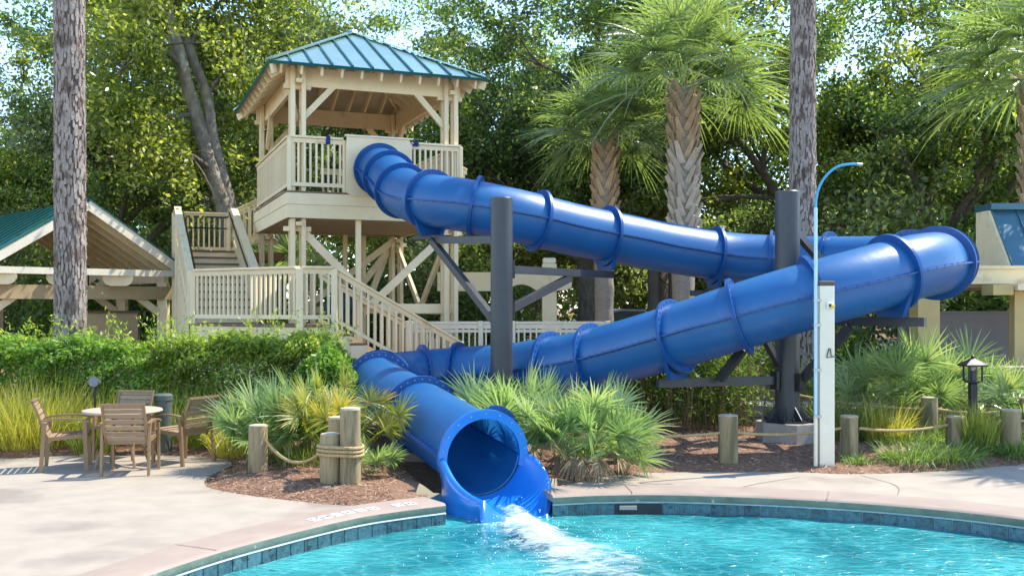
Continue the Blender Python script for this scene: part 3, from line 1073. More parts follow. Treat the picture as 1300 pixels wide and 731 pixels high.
for j, i in enumerate(FL):
    c, t, s, u = frame(i)
    last = (j == len(FL)-1)
    b = MB()
    th = 0.024
    ro = FR if not last else 0.515
    prof = [(TR-0.012, -th), (ro, -th), (ro, -0.002), (ro-0.012, 0.0), (ro, 0.002), (ro, th), (TR-0.012, th)]
    n = 48
    for (r, d) in prof:
        for k in range(n):
            a = 2*PI*k/n
            b.v.append(tuple(c+t*d+s*(r*math.cos(a))+u*(r*math.sin(a))))
    m_ = len(prof)
    for q in range(m_):
        q2 = (q+1) % m_
        for k in range(n):
            k2 = (k+1) % n
            if last and (n//2+1) < k < n-2:
                continue
            b.f.append((q*n+k, q*n+k2, q2*n+k2, q2*n+k))
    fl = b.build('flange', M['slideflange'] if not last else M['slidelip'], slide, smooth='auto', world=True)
    if last:
        fl['label'] = 'bright blue end ring round the slide mouth'
    bb = MB()
    nb = 30 if not last else 9
    for k in range(nb):
        a = 2*PI*(k+0.5)/nb if not last else PI*(k+0.5)/nb
        rd = s*math.cos(a)+u*math.sin(a)
        add_bolt(bb, c+rd*(TR+0.045), rd, rd.cross(t), t, 0.0075, th+0.009)
    bo = bb.build('flange_bolts', M['bolt'] if j > 20 else M['slideflange'], fl)
    bo.location = -slide.location
    bo['kind'] = 'stuff'
# saddle plates under the flanges that rest on the arms
SADDLES = {}
def saddle(j, dz=0.58, wid=0.42):
    c, t, s, u = frame(FL[j])
    b = MB()
    tt = Vector((t.x, t.y, 0)).normalized()
    ss = Vector((s.x, s.y, 0)).normalized()
    prof = []
    for k in range(9):
        a = R(215+110*k/8)
        prof.append((TR*math.cos(a)*1.04, TR*math.sin(a)*1.02))
    poly = prof+[(wid/2, -dz), (-wid/2, -dz)]
    nn = len(poly)
    for d in (-0.035, 0.035):
        for (x, z) in poly:
            b.v.append(tuple(c+tt*d+ss*x+Vector((0, 0, z))))
    b.f.append(tuple(range(nn)))
    b.f.append(tuple(nn+k for k in reversed(range(nn))))
    for k in range(nn):
        k2 = (k+1) % nn
        b.f.append((k, k2, nn+k2, nn+k))
    b.build('saddle', M['slideflange'], slide, world=True)
    SADDLES[j] = c+Vector((0, 0, -dz))
for j in (4, 7, 8, 14, 17, 19, 24):
    saddle(j)
# the flap seen behind the end ring, a spare half flange
c, t, s, u = frame(NP-5)
b = MB()
n = 14
for d in (-0.02, 0.02):
    for k in range(n+1):
        a = R(-12+80*k/n)
        for r in (TR, TR+0.20*math.sin(PI*k/n)**0.5):
            b.v.append(tuple(c+t*d+s*(-r*math.cos(a)*1.0)+u*(r*math.sin(a))) if False else tuple(c+t*d+s*(r*math.cos(a)*-1)+u*(r*math.sin(a))))
o = 2*(n+1)
for k in range(n):
    b.f.append((2*k, 2*k+1, 2*k+3, 2*k+2))
    b.f.append((o+2*k, o+2*k+2, o+2*k+3, o+2*k+1))
    b.f.append((2*k+1, o+2*k+1, o+2*k+3, 2*k+3))
b.build('flange_ear', M['slideflange'], slide, world=True)

# the flared lip that carries the water into the pool
c0, t0, s0, u0 = frame(NP-1)
def build_lip():
    b = MB()
    na, nth = 26, 36
    tt = Vector((t0.x, t0.y, 0)).normalized()
    ss = Vector((s0.x, s0.y, 0)).normalized()
    rows = []
    for i in range(na+1):
        a = i/na
        f = a*a*(3-2*a)
        ctr = c0+tt*(-0.03+0.79*a)+Vector((0, 0, 0.02*a))
        rr = TR+0.005+0.17*math.sin(min(a*1.3, 1)*PI*0.5)
        low = R(0+58*f)                                  # how far the rim drops below the axis
        sq = 1.0-0.10*a
        row = []
        for k in range(nth+1):
            th = PI+low+(PI-2*low)*k/nth
            rr = TR+0.003+(0.04+0.24*(1-k/nth))*math.sin(min(a*1.2, 1)*PI*0.5)
            row.append(ctr+ss*(rr*math.cos(th))+Vector((0, 0, rr*math.sin(th)*sq)))
        def rim(p, sg):
            out = ss*sg
            q = [p+out*0.018+Vector((0, 0, 0.018)), p+out*0.045+Vector((0, 0, 0.018)), p+out*0.066+Vector((0, 0, -0.012)), p+out*0.072+Vector((0, 0, -0.06))]
            zb = -0.34
            e = q[-1]
            for m_ in (0.33, 0.66, 1.0):
                q.append(Vector((e.x, e.y, e.z+(zb-e.z)*m_))-out*(0.05*math.sin(m_*PI)))
            return q
        lft = rim(row[0], -1)
        rgt = rim(row[-1], 1)
        rows.append(list(reversed(lft))+row+rgt)
    m_ = len(rows[0])
    for r_ in rows:
        b.v += [tuple(p) for p in r_]
    for i in range(na):
        for k in range(m_-1):
            b.f.append((i*m_+k, i*m_+k+1, (i+1)*m_+k+1, (i+1)*m_+k))
    # front apron down to below the water
    base = len(b.v)
    e = rows[-1]
    for p in e:
        b.v.append((p.x+tt.x*0.03, p.y+tt.y*0.03, -0.36))
    for k in range(m_-1):
        b.f.append((na*m_+k, na*m_+k+1, base+k+1, base+k))
    o = b.build('splash_lip', M['slidelip'], slide, smooth=True, world=True)
    # sheet of running water in the trough
    w_ = MB()
    pts = []
    for i in range(0, na+1):
        a = i/na
        ctr = c0+tt*(0.02+0.78*a)+Vector((0, 0, 0.02*a))
        rr = TR+0.003+0.085*math.sin(min(a*1.2, 1)*PI*0.5)
        for k in range(13):
            x = (-0.62+1.24*k/12)*(0.35+0.15*a)
            th = 1.5*PI+x*0.75
            h = (0.025+0.010*math.sin(7*k+i*1.3)+0.012*math.sin(i*0.9+k))*(0.15+0.85*math.sin(PI*k/12))*min(1, a*2.2)+0.004
            pts.append(ctr+ss*((rr-h)*math.cos(th))+Vector((0, 0, (rr-h)*math.sin(th)*(1-0.10*a))))
    w_.v = [tuple(p) for p in pts]
    for i in range(na):
        for k in range(12):
            w_.f.append((i*13+k, i*13+k+1, i*13+14+k, i*13+13+k))
    rw = w_.build('running_water', M['foam'], None, smooth=True)
    at_ = rw.data.attributes.new('foam', 'FLOAT', 'POINT')
    at_.data.foreach_set('value', np.array([[(0.20+0.30*i/na)*math.sin(PI*k/12) for k in range(13)] for i in range(na+1)], dtype=np.float32).ravel())
    tag(rw, 'shallow sheet of water running out over the blue slide lip', 'water')
    rw['kind'] = 'stuff'
build_lip()
# pale sealant lines inside the mouth: along the right seam and round the joint with the lip
b = MB()
ids = list(range(NP-70, NP-1, 2))
for i in ids:
    c, t, s, u = frame(i)
    p = c-s*(TR-0.006)
    b.v += [tuple(p+u*0.006), tuple(p-u*0.006)]
for q in range(len(ids)-1):
    b.f.append((2*q, 2*q+1, 2*q+3, 2*q+2))
b.build('sealant_line', M['seamline'], slide, world=True)
b = MB()
for k in range(21):
    a = PI+PI*k/20
    c, t, s, u = frame(NP-1)
    rd = -s*math.cos(a)*-1+u*math.sin(a)
    b.v += [tuple(c+rd*(TR-0.007)-t*0.035), tuple(c+rd*(TR-0.007)-t*0.048)]
for q in range(20):
    b.f.append((2*q, 2*q+1, 2*q+3, 2*q+2))
b.build('sealant_line', M['seamline'], slide, world=True)

# ------------------------------------------------------------ charcoal steel columns with their arms
def column(label, x, y, top, r):
    th = thing('slide_column', label, 'column', (x, y, 0), 0, 'charcoal columns carrying the slide')
    b = MB()
    b.lathe([(r, 0.30), (r, top-0.012), (r-0.012, top)], 32, (0, 0, 0))
    b.build('pole', M['darksteel'], th, smooth='auto')
    b = MB()
    poly = [(0.36*math.cos(R(a)), 0.36*math.sin(R(a))) for a in range(22, 382, 45)]
    b.prism(poly, 0.335, 0.362)
    b.build('base_plate', M['black'], th)
    for k in range(8):
        a = 2*PI*(k+0.5)/8
        d = Vector((math.cos(a), math.sin(a), 0))
        s = Vector((-d.y, d.x, 0))*0.007
        p = [d*(r-0.01)+Vector((0, 0, 0.362)), d*0.32+Vector((0, 0, 0.362)), d*0.32+Vector((0, 0, 0.385)), d*(r-0.01)+Vector((0, 0, 0.56))]
        b = MB()
        b.add([q-s for q in p]+[q+s for q in p], [(0, 1, 2, 3), (7, 6, 5, 4), (0, 4, 5, 1), (1, 5, 6, 2), (2, 6, 7, 3), (3, 7, 4, 0)])
        b.build('gusset', M['darksteel'], th)
        bb = MB()
        bb.lathe([(0.017, 0.362), (0.017, 0.40), (0.012, 0.405)], 6, tuple(Vector((math.cos(a+PI/8), math.sin(a+PI/8), 0))*0.315))
        bb.build('anchor_bolt', M['black'], th)
    return th
def arm(th, p, q, nm='arm', wd=0.085, h=0.115, clamp=True):
    MB().beam(p, q, wd, h).build(nm, M['darksteel'], th, world=True)
def collar(th, p, q, z, r):
    """flat plate that bolts an arm to the pole"""
    d = (Vector((q[0], q[1], 0))-Vector((p[0], p[1], 0))).normalized()
    c = Vector((p[0], p[1], z))+d*(r+0.02)
    MB().beam(c, c+d*0.05, 0.15, 0.26).build('arm_plate', M['black'], th, world=True)

C1 = (-0.15, 14.8)
C2 = (3.90, 14.5)
c1 = column('charcoal steel column left of centre standing in front of the upper tube behind the palmettos', C1[0], C1[1], 3.53, 0.160)
S = SADDLES
def v3(p, z):
    return (p[0], p[1], z)
e = S[6+1]
arm(c1, (C1[0]+0.13, C1[1]+0.15, e.z-0.07), (e.x+0.12, e.y+0.18, e.z-0.07))
arm(c1, (C1[0]+0.12, C1[1]+0.12, 1.92), (C1[0]+(e.x-C1[0])*0.62, C1[1]+(e.y-C1[1])*0.62, e.z-0.15), 'brace')
collar(c1, C1, e, e.z-0.07, 0.16)
collar(c1, C1, e, 1.90, 0.16)
e = S[3+1]
arm(c1, (C1[0]-0.08, C1[1]+0.14, 2.93), (e.x+0.10, e.y-0.10, e.z-0.08))
arm(c1, (C1[0]-0.10, C1[1]+0.13, 1.75), (e.x, e.y+0.02, e.z-0.06), 'brace')
arm(c1, (e.x-0.28, e.y+0.05, e.z-0.03), (e.x+0.30, e.y-0.05, e.z-0.03), 'cross_bar', 0.09, 0.07)
e = S[18+1]
arm(c1, (C1[0]+0.05, C1[1]+0.15, e.z-0.07), (e.x+0.03, e.y+0.20, e.z-0.07))
arm(c1, (C1[0]+0.18, C1[1]+0.10, 0.85), (C1[0]+0.75, C1[1]+0.30, 0.36), 'brace')
arm(c1, (C1[0]-0.18, C1[1]+0.10, 0.85), (C1[0]-0.80, C1[1]+0.35, 0.36), 'brace')
c2 = column('charcoal steel column on a concrete footing, inside the right hand loop of the slide', C2[0], C2[1], 3.59, 0.172)
e = S[7+1]
arm(c2, (C2[0]-0.05, C2[1]+0.15, e.z-0.07), (e.x-0.10, e.y+0.10, e.z-0.07))
arm(c2, (e.x-0.42, e.y-0.02, e.z-0.09), (e.x+0.30, e.y+0.02, e.z-0.09), 'cross_bar', 0.09, 0.10)
arm(c2, (C2[0]+0.14, C2[1]+0.08, 3.02), (5.35, 16.3, 2.20), 'arm')
collar(c2, C2, (5.35, 16.3), 3.0, 0.172)
e = S[13+1]
arm(c2, (C2[0]+0.14, C2[1]-0.08, e.z-0.06), (e.x+0.36, e.y-0.20, e.z-0.06))
arm(c2, (C2[0]+0.16, C2[1]-0.06, 0.90), (C2[0]+(e.x-C2[0])*0.62, C2[1]+(e.y-C2[1])*0.62, e.z-0.14), 'brace', 0.085, 0.13)
collar(c2, C2, e, 0.90, 0.172)
e = S[16+1]
arm(c2, (C2[0]-0.15, C2[1]-0.05, e.z-0.06), (e.x-0.26, e.y+0.02, e.z-0.06))
collar(c2, C2, e, e.z-0.06, 0.172)
arm(c2, (e.x+0.62, e.y+0.22, e.z-0.02), (e.x+0.88, e.y-0.08, e.z+0.42), 'brace')
arm(c2, (C2[0]-0.15, C2[1]-0.08, 1.15), (3.32, 13.75, 1.66), 'brace', 0.07, 0.10)

def footing(label, x, y, g):
    th = thing('column_footing', label, 'footing', (x, y, 0), 0, 'concrete footings of the slide columns')
    poly = [(0.47*math.cos(R(a)), 0.47*math.sin(R(a))) for a in range(30, 390, 60)]
    b = MB()
    b.prism(poly, -0.3, 0.325)
    b.prism([(p[0]*0.975, p[1]*0.975) for p in poly], 0.325, 0.334)
    b.build('concrete_block', M['footing'], th)
footing('hexagonal concrete footing under the right charcoal column, rope passing in front', C2[0], C2[1]-0.02, 0)
footing('concrete footing under the left charcoal column, hidden by palmetto leaves', C1[0], C1[1], 0)
# low post under the last tube
e = S[23+1]
th = thing('slide_stand', 'short steel stand on a concrete pad under the last slide tube', 'stand', (e.x, e.y, 0))
MB().box(-0.07, 0.07, -0.07, 0.07, -0.1, max(e.z, 0.05)).build('post', M['darksteel'], th)
MB().box(-0.26, 0.26, -0.2, 0.2, -0.1, 0.10).build('concrete_pad', M['footing'], th)
# ------------------------------------------------------------ tower
TA = R(21.5)
AX, AY = -4.28, 19.6
W, D, ZF = 3.50, 4.60, 4.18
ct, st = math.cos(TA), math.sin(TA)
def TW(t, s, z=0.0):
    return (AX+ct*t-st*s, AY+st*t+ct*s, z)
tower = thing('slide_tower', 'tall cream timber slide tower with hipped green metal roof', 'tower', (AX, AY, 0), TA)
CR = M['cream']
def tb(name, x0, x1, y0, y1, z0, z1, m=CR, par=tower, c=0):
    b = MB()
    if c:
        b.cbox(x0, x1, y0, y1, z0, z1, c)
    else:
        b.box(x0, x1, y0, y1, z0, z1)
    return b.build(name, m, par)
_pc = {}
def post(par, x, y, z0, z1, w=0.09, name='post', m=CR):
    key = (round(w, 3), round(z1-z0, 3), m.name)
    if key not in _pc:
        _pc[key] = MB().cbox(-w/2, w/2, -w/2, w/2, 0, z1-z0, min(0.008, w*0.12)).mesh(name, m)
    return link(name, _pc[key], par, (x, y, z0))
GZT = 0.35
# platform
tb('deck_floor', -0.05, W+0.05, -0.05, D+0.05, ZF-0.035, ZF, M['deckwood'])
tb('soffit', 0.0, W, 0.0, D, 3.68, 3.70, M['soffit'])
for nm, z0, z1, o in (('fascia_board', 3.925, ZF-0.037, 0.045), ('fascia_board', 3.665, 3.922, 0.030)):
    tb(nm, -o, W+o, -o, -o+0.03, z0, z1)
    tb(nm, -o, W+o, D+o-0.03, D+o, z0, z1)
    tb(nm, -o, -o+0.03, -o+0.031, D+o-0.031, z0, z1)
    tb(nm, W+o-0.03, W+o, -o+0.031, D+o-0.031, z0, z1)
# corner posts, four sticks each
PW = 0.088
corners = [(0.10, 0.10, 1, 1), (W-0.10, 0.10, -1, 1), (0.10, D-0.10, 1, -1), (W-0.10, D-0.10, -1, -1)]
for cx_, cy_, sx, sy in corners:
    for dx in (0, 0.205):
        for dy in (0, 0.205):
            post(tower, cx_+dx*sx, cy_+dy*sy, GZT, 3.66, PW)
            post(tower, cx_+dx*sx, cy_+dy*sy, ZF, 6.60, PW)
    for z in (6.17, 3.42):
        mx, my = cx_+0.1025*sx, cy_+0.1025*sy
        tb('tie_block', mx-0.26, mx+0.26, my-0.052, my+0.052, z, z+0.09)
        tb('tie_block', mx-0.052, mx+0.052, my-0.255, my+0.255, z+0.093, z+0.17)
# ring beam
bz0, bz1 = 6.235, 6.60
tb('ring_beam', -0.02, W+0.02, 0.165, 0.245, bz0, bz1)
tb('ring_beam', -0.02, W+0.02, D-0.245, D-0.165, bz0, bz1)
tb('ring_beam', 0.165, 0.245, 0.247, D-0.247, bz0, bz1)
tb('ring_beam', W-0.245, W-0.165, 0.247, D-0.247, bz0, bz1)
# knee braces
def tbeam(name, p, q, w_=0.07, h=0.10, m=CR, par=tower, up=(0, 0, 1), cv=False):
    return MB().beam(p, q, w_, h, up, cv).build(name, m, par)
for cx_, cy_, sx, sy in corners:
    x0 = cx_+0.205*sx
    y0 = cy_+0.205*sy
    yy = cy_+0.1025*sy
    xx = cx_+0.1025*sx
    tbeam('knee_brace', (x0, yy, 5.62), (x0+0.72*sx, yy, 6.40), 0.07, 0.115)
    tbeam('knee_brace', (xx, y0, 5.62), (xx, y0+0.72*sy, 6.40), 0.07, 0.115)
# roof
OV = 0.417
EZ = 6.55
ex0, ex1, ey0, ey1 = -OV, W+OV, -OV, D+OV
apex = Vector((W/2, D/2, 7.93))
def roof_face(a, b_, nseam):
    """a,b_: eave corners seen left to right from outside"""
    a, b_ = Vector(a), Vector(b_)
    L_ = (b_-a).length
    ex = (b_-a).normalized()
    mid = (a+b_)/2
    xa = (apex-a).dot(ex)
    up = (apex-(a+ex*xa))
    sl = up.length
    up.normalize()
    nrm = ex.cross(up).normalized()
    if nrm.z < 0:
        nrm = -nrm
    def f(x):
        return max(0.0, min(x/xa, (L_-x)/(L_-xa)))
    xsn = [L_*i/nseam for i in range(nseam+1)]
    for i in range(nseam):
        x0, x1 = xsn[i], xsn[i+1]
        pts = [(x0, 0), (x1, 0)]
        if f(x1) > 0:
            pts.append((x1, f(x1)*sl))
        if x0 < xa < x1:
            pts.append((xa, sl))
        if f(x0) > 0:
            pts.append((x0, f(x0)*sl))
        P = [a+ex*x+up*y for x, y in pts]
        b = MB()
        k = len(P)
        b.add([p for p in P]+[p-nrm*0.012 for p in P], [tuple(range(k)), tuple(reversed(range(k, 2*k)))]+[(q, (q+1) % k, k+(q+1) % k, k+q) for q in range(k)])
        b.build('roof_panel', M['greenmetal'], tower)
        P2 = [p-nrm*0.014 for p in P]
        b = MB()
        b.add(P2+[p-nrm*0.025 for p in P2], [tuple(range(k)), tuple(reversed(range(k, 2*k)))]+[(q, (q+1) % k, k+(q+1) % k, k+q) for q in range(k)])
        b.build('roof_sheathing', M['sheath'], tower)
    for x in xsn[1:-1]:
        p, q = a+ex*x, a+ex*x+up*(f(x)*sl-0.02)
        MB().beam(p+nrm*0.018-up*0.01, q+nrm*0.018, 0.028, 0.04, nrm).build('standing_seam', M['greentrim'], tower)
    MB().beam(a-nrm*0.02-up*0.008-ex*0.0, b_-nrm*0.02-up*0.008, 0.03, 0.055, nrm).build('drip_edge', M['greentrim'], tower)
    # rafters: visible tails outside, ceiling ribs inside
    nr = 10
    for i in range(nr+1):
        x = OV*0.55+(L_-1.1*OV)*i/nr
        ln = f(x)*sl
        if ln < 0.25:
            ln = 0.25
        p = a+ex*x-nrm*0.137+up*0.03
        q = a+ex*x-nrm*0.137+up*(ln-0.08)
        MB().beam(p, q, 0.045, 0.19, nrm).build('rafter', CR, tower)
c00, c10, c11, c01 = (ex0, ey0, EZ), (ex1, ey0, EZ), (ex1, ey1, EZ), (ex0, ey1, EZ)
roof_face(c00, c10, 11)
roof_face(c10, c11, 13)
roof_face(c11, c01, 11)
roof_face(c01, c00, 13)
for c_ in (c00, c10, c11, c01):
    c_ = Vector(c_)
    MB().beam(c_+Vector((0, 0, 0.03)), apex+Vector((0, 0, 0.03)), 0.16, 0.022).build('hip_cap', M['greenmetal'], tower)
    dn = Vector((0, 0, -0.17))
    MB().beam(c_+dn+(apex-c_)*0.02, apex+dn, 0.05, 0.17).build('hip_rafter', CR, tower)
MB().lathe([(0.14, 0.0), (0.10, 0.06), (0.0, 0.09)], 8, (apex.x, apex.y, apex.z)).build('roof_cap', M['greenmetal'], tower)

# rails
def railing(par, p, q, zp, zq, hgt=1.07, sp=0.118, cap=0.11, ends=False, wb=0.038, m=CR, low=0.10, captop=0.04):
    """p,q plan points in par's own space; zp,zq floor heights under the rail"""
    p, q = Vector((p[0], p[1], 0)), Vector((q[0], q[1], 0))
    L_ = (q-p).length
    def z(t):
        return zp+(zq-zp)*t
    A = Vector((p.x, p.y, z(0)))
    B = Vector((q.x, q.y, z(1)))
    up = Vector((0, 0, 1))
    MB().beam(A+up*(hgt-captop/2), B+up*(hgt-captop/2), cap, captop, up, True).build('top_rail', m, par)
    MB().beam(A+up*(hgt-captop-0.05), B+up*(hgt-captop-0.05), 0.042, 0.09, up, True).build('under_rail', m, par)
    MB().beam(A+up*(low+0.035), B+up*(low+0.035), 0.042, 0.075, up, True).build('bottom_rail', m, par)
    n = max(1, int(round(L_/sp)))
    bl = hgt-captop-0.095-low-0.072
    key = ('bal', round(wb, 3), round(bl, 3), m.name)
    if key not in _pc:
        _pc[key] = MB().box(-wb/2, wb/2, -wb/2, wb/2, 0, bl).mesh('baluster', m)
    ang = math.atan2(q.y-p.y, q.x-p.x)
    for i in range(n):
        t = (i+0.5)/n
        c_ = p.lerp(q, t)
        link('baluster', _pc[key], par, (c_.x, c_.y, z(t)+low+0.0725), (0, 0, ang))
PX0, PX1 = 1.10, 2.43
railing(tower, (0.02, 0.03), (PX0-0.04, 0.03), ZF, ZF)
railing(tower, (PX1+0.02, 0.03), (W-0.02, 0.03), ZF, ZF)
railing(tower, (0.03, D-0.03), (0.03, 0.09), ZF, ZF, sp=0.10)
railing(tower, (W-0.03, 0.09), (W-0.03, D-0.03), ZF, ZF)
railing(tower, (W-0.09, D-0.03), (1.5, D-0.03), ZF, ZF)
railing(tower, (W+0.03, 1.3), (W+0.55, 1.3), ZF, ZF-0.22, 1.0)
post(tower, 0.02, 0.02, ZF, ZF+1.03, 0.075, 'rail_post')
post(tower, PX0-0.02, 0.03, ZF-0.2, ZF+1.03, 0.06, 'rail_post')
post(tower, W-0.02, 0.02, ZF, ZF+1.03, 0.075, 'rail_post')
# white entry panel with a round hole for the tube
def panel_with_hole():
    b = MB()
    cx_, cz = (PX0+PX1)/2-0.02, 4.655
    hx0, hx1, hz0, hz1 = PX0, PX1, ZF-0.06, ZF+1.10
    n = 40
    rad = 0.475
    outer, inner = [], []
    for k in range(n):
        a = 2*PI*k/n
        dx, dz = math.cos(a), math.sin(a)
        inner.append((cx_+rad*dx, max(cz+rad*dz, hz0+0.0)))
        sx_ = ((hx1-cx_)/dx) if dx > 1e-6 else ((hx0-cx_)/dx if dx < -1e-6 else 1e9)
        sz_ = ((hz1-cz)/dz) if dz > 1e-6 else ((hz0-cz)/dz if dz < -1e-6 else 1e9)
        f = min(sx_, sz_)
        outer.append((cx_+f*dx, cz+f*dz))
    for yv in (-0.075, -0.035):
        for (x, z) in outer+inner:
            b.v.append((x, yv, z))
    m_ = 2*n
    for k in range(n):
        k2 = (k+1) % n
        b.f += [(k, k2, n+k2, n+k), (m_+k, m_+n+k, m_+n+k2, m_+k2), (k, m_+k, m_+k2, k2), (n+k, n+k2, m_+n+k2, m_+n+k)]
    b.build('entry_panel', CR, tower)
panel_with_hole()
tb('panel_cap', PX0-0.02, PX1+0.02, -0.10, -0.01, ZF+1.10, ZF+1.13, M['white'])
tb('rail_pad', 0.72, 0.80, -0.035, 0.095, ZF+0.93, ZF+1.085, M['navy'])
tb('rail_pad', PX1+0.04, PX1+0.15, -0.035, 0.095, ZF+0.99, ZF+1.085, M['navy'])
tb('bench_board', 0.4, 1.0, 2.4, 2.7, ZF+0.45, ZF+0.5, M['deckwood'])
# substructure
for x, y in ((1.385, 0.12), (1.02, D-0.3), (2.02, D-0.35), (2.5, D-0.2)):
    post(tower, x, y, GZT, 3.67, 0.10)
def lowbrace(p, q):
    tbeam('cross_brace', p, q, 0.065, 0.15)
lowbrace((W-0.22, 0.20, 3.50), (1.50, 0.20, 1.85))
lowbrace((0.28, 0.20, 3.45), (1.40, 0.20, 2.35))
lowbrace((W-0.2, 0.33, 3.4), (W-0.2, 2.3, 1.95))
lowbrace((W-0.2, D-0.33, 3.4), (W-0.2, 2.35, 1.95))
lowbrace((W-0.25, D-0.2, 3.5), (2.05, D-0.25, 2.0))
lowbrace((1.05, D-0.22, 1.9), (W-0.30, D-0.30, 3.55))
lowbrace((W-0.35, D-0.15, 3.45), (2.55, D-0.16, 1.9))
tb('low_beam', 1.45, W-0.05, 0.21, 0.27, 1.83, 2.02)
tb('low_beam', W-0.26, W-0.19, 0.32, D-0.32, 1.80, 1.96)
tb('low_beam', 0.9, W-0.3, D-0.30, D-0.22, 1.80, 1.96)

# ------------------------------------------------------------ lower deck, stairs
sdk = thing('stair_deck', 'cream lower deck with balustrade and two flights of stairs to the tower', 'staircase', (-3.78, 18.06, 0))
def wbuild(b, name, m, par=sdk, **k):
    return b.build(name, m, par, world=True, **k)
ZD = 1.64
Lc, Cc, Nc = Vector((-6.15, 19.62, 0)), Vector((-3.78, 18.06, 0)), Vector((-3.20, 18.28, 0))
uv, vv = Vector((ct, st, 0)), Vector((-st, ct, 0))
N2 = Nc+vv*1.9
S0 = Vector((-6.42, 20.42, 0))
poly = [Lc, Cc, Nc, N2, Vector((-4.55, 20.4, 0)), Vector((-5.0, 21.4, 0)), S0]
b = MB()
b.prism([(p.x, p.y) for p in poly], ZD-0.045, ZD)
wbuild(b, 'deck_boards', M['deckwood'])
for p, q in ((Lc, Cc), (Cc, Nc), (S0, Lc)):
    d = (q-p).normalized()
    nrm = Vector((d.y, -d.x, 0))
    for k, (z0, z1) in enumerate(((1.33, ZD-0.048), (1.03, 1.327), (0.73, 1.027), (0.40, 0.727))):
        b = MB().beam(p+nrm*(-0.03+0.004*(k % 2))+Vector((0, 0, (z0+z1)/2)), q+nrm*(-0.03+0.004*(k % 2))+Vector((0, 0, (z0+z1)/2)), 0.03, z1-z0)
        wbuild(b, 'skirt_board', CR)
off = Vector((sdk.location.x, sdk.location.y, 0))
def lp(p):
    return (p.x-off.x, p.y-off.y)
dn = (Cc-Lc).normalized()
inn = Vector((-dn.y, dn.x, 0))
HR = 1.04
railing(sdk, lp(Lc+inn*0.06+dn*0.06), lp(Cc+inn*0.06-dn*0.07), ZD, ZD, HR, 0.125, cap=0.14)
railing(sdk, lp(Cc+inn*0.06+dn*0.07), lp(Nc+inn*0.05-uv*0.05), ZD, ZD, HR, 0.125, cap=0.14)
for p, wd in ((Lc+inn*0.06, 0.10), (Cc+inn*0.06, 0.13), (Nc+inn*0.05, 0.11)):
    post(sdk, p.x-off.x, p.y-off.y, ZD-0.2, ZD+HR-0.042, wd, 'newel_post')
# lower flight along u
RUN, NST = 0.302, 8
RISE = (ZD-0.30)/NST
for i in range(NST):
    zt = ZD-(i+1)*RISE
    p = Nc+uv*(i*RUN)
    q = p+uv*(RUN+0.03)
    b = MB()
    b.add([p+Vector((0, 0, zt)), q+Vector((0, 0, zt)), q+vv*1.75+Vector((0, 0, zt)), p+vv*1.75+Vector((0, 0, zt))]+[x+Vector((0, 0, -0.04)) for x in (p+Vector((0, 0, zt)), q+Vector((0, 0, zt)), q+vv*1.75+Vector((0, 0, zt)), p+vv*1.75+Vector((0, 0, zt)))],
          [(0, 1, 2, 3), (7, 6, 5, 4), (0, 4, 5, 1), (1, 5, 6, 2), (2, 6, 7, 3), (3, 7, 4, 0)])
    wbuild(b, 'tread', M['deckwood'])
    b = MB()
    z1 = ZD-i*RISE-0.045
    r0 = p+uv*0.012
    b.beam(r0+Vector((0, 0, (zt+z1)/2)), r0+vv*1.74+Vector((0, 0, (zt+z1)/2)), 0.022, z1-zt)
    wbuild(b, 'riser', CR)
    # closed side below each tread
    b = MB()
    s_ = p+uv*(RUN/2+0.02)+Vector((0, 0, (zt-0.045+0.25)/2))
    b.beam(p+vv*0.02+Vector((0, 0, (zt-0.042+0.20)/2)), q-uv*0.012+vv*0.02+Vector((0, 0, (zt-0.042+0.20)/2)), 0.03, zt-0.042-0.20)
    wbuild(b, 'side_board', CR)
E1 = Nc+uv*(NST*RUN)
for o_ in (0.05, 1.70):
    railing(sdk, lp(Nc+vv*o_+uv*0.07), lp(E1+vv*o_), ZD-0.02, ZD-NST*RISE-0.02, HR, 0.128, cap=0.13, low=0.06)
    p = E1+vv*o_
    post(sdk, p.x-off.x, p.y-off.y, 0.1, 0.30+HR-0.03, 0.11, 'newel_post')
post(sdk, N2.x-off.x, N2.y-off.y, ZD, ZD+HR, 0.11, 'newel_post')
# upper flight along v, from the deck up to a landing
WU = 1.30
LZ = 3.28
NU = 10
RU = (LZ-ZD)/NU
RN = 0.40
for i in range(NU):
    zt = ZD+(i+1)*RU
    p = S0+vv*(i*RN+0.02)
    b = MB()
    b.beam(p+vv*(RN/2)+Vector((0, 0, zt-0.02)), p+vv*(RN/2)+uv*WU+Vector((0, 0, zt-0.02)), RN+0.03, 0.04)
    wbuild(b, 'tread', M['deckwood'])
    b = MB()
    b.beam(p+vv*0.03+Vector((0, 0, zt-RU/2-0.02)), p+vv*0.03+uv*WU+Vector((0, 0, zt-RU/2-0.02)), 0.022, RU-0.042)
    wbuild(b, 'riser', CR)
    # lapped boards closing the open left side of the flight
    b = MB()
    q0 = p-uv*0.03
    b.beam(q0+Vector((0, 0, (zt-0.06+0.3)/2)), q0+vv*(RN-0.02)+Vector((0, 0, (zt-0.06+0.3)/2)), 0.03, zt-0.06-0.3)
    wbuild(b, 'side_board', CR)
T0 = S0+vv*(NU*RN)
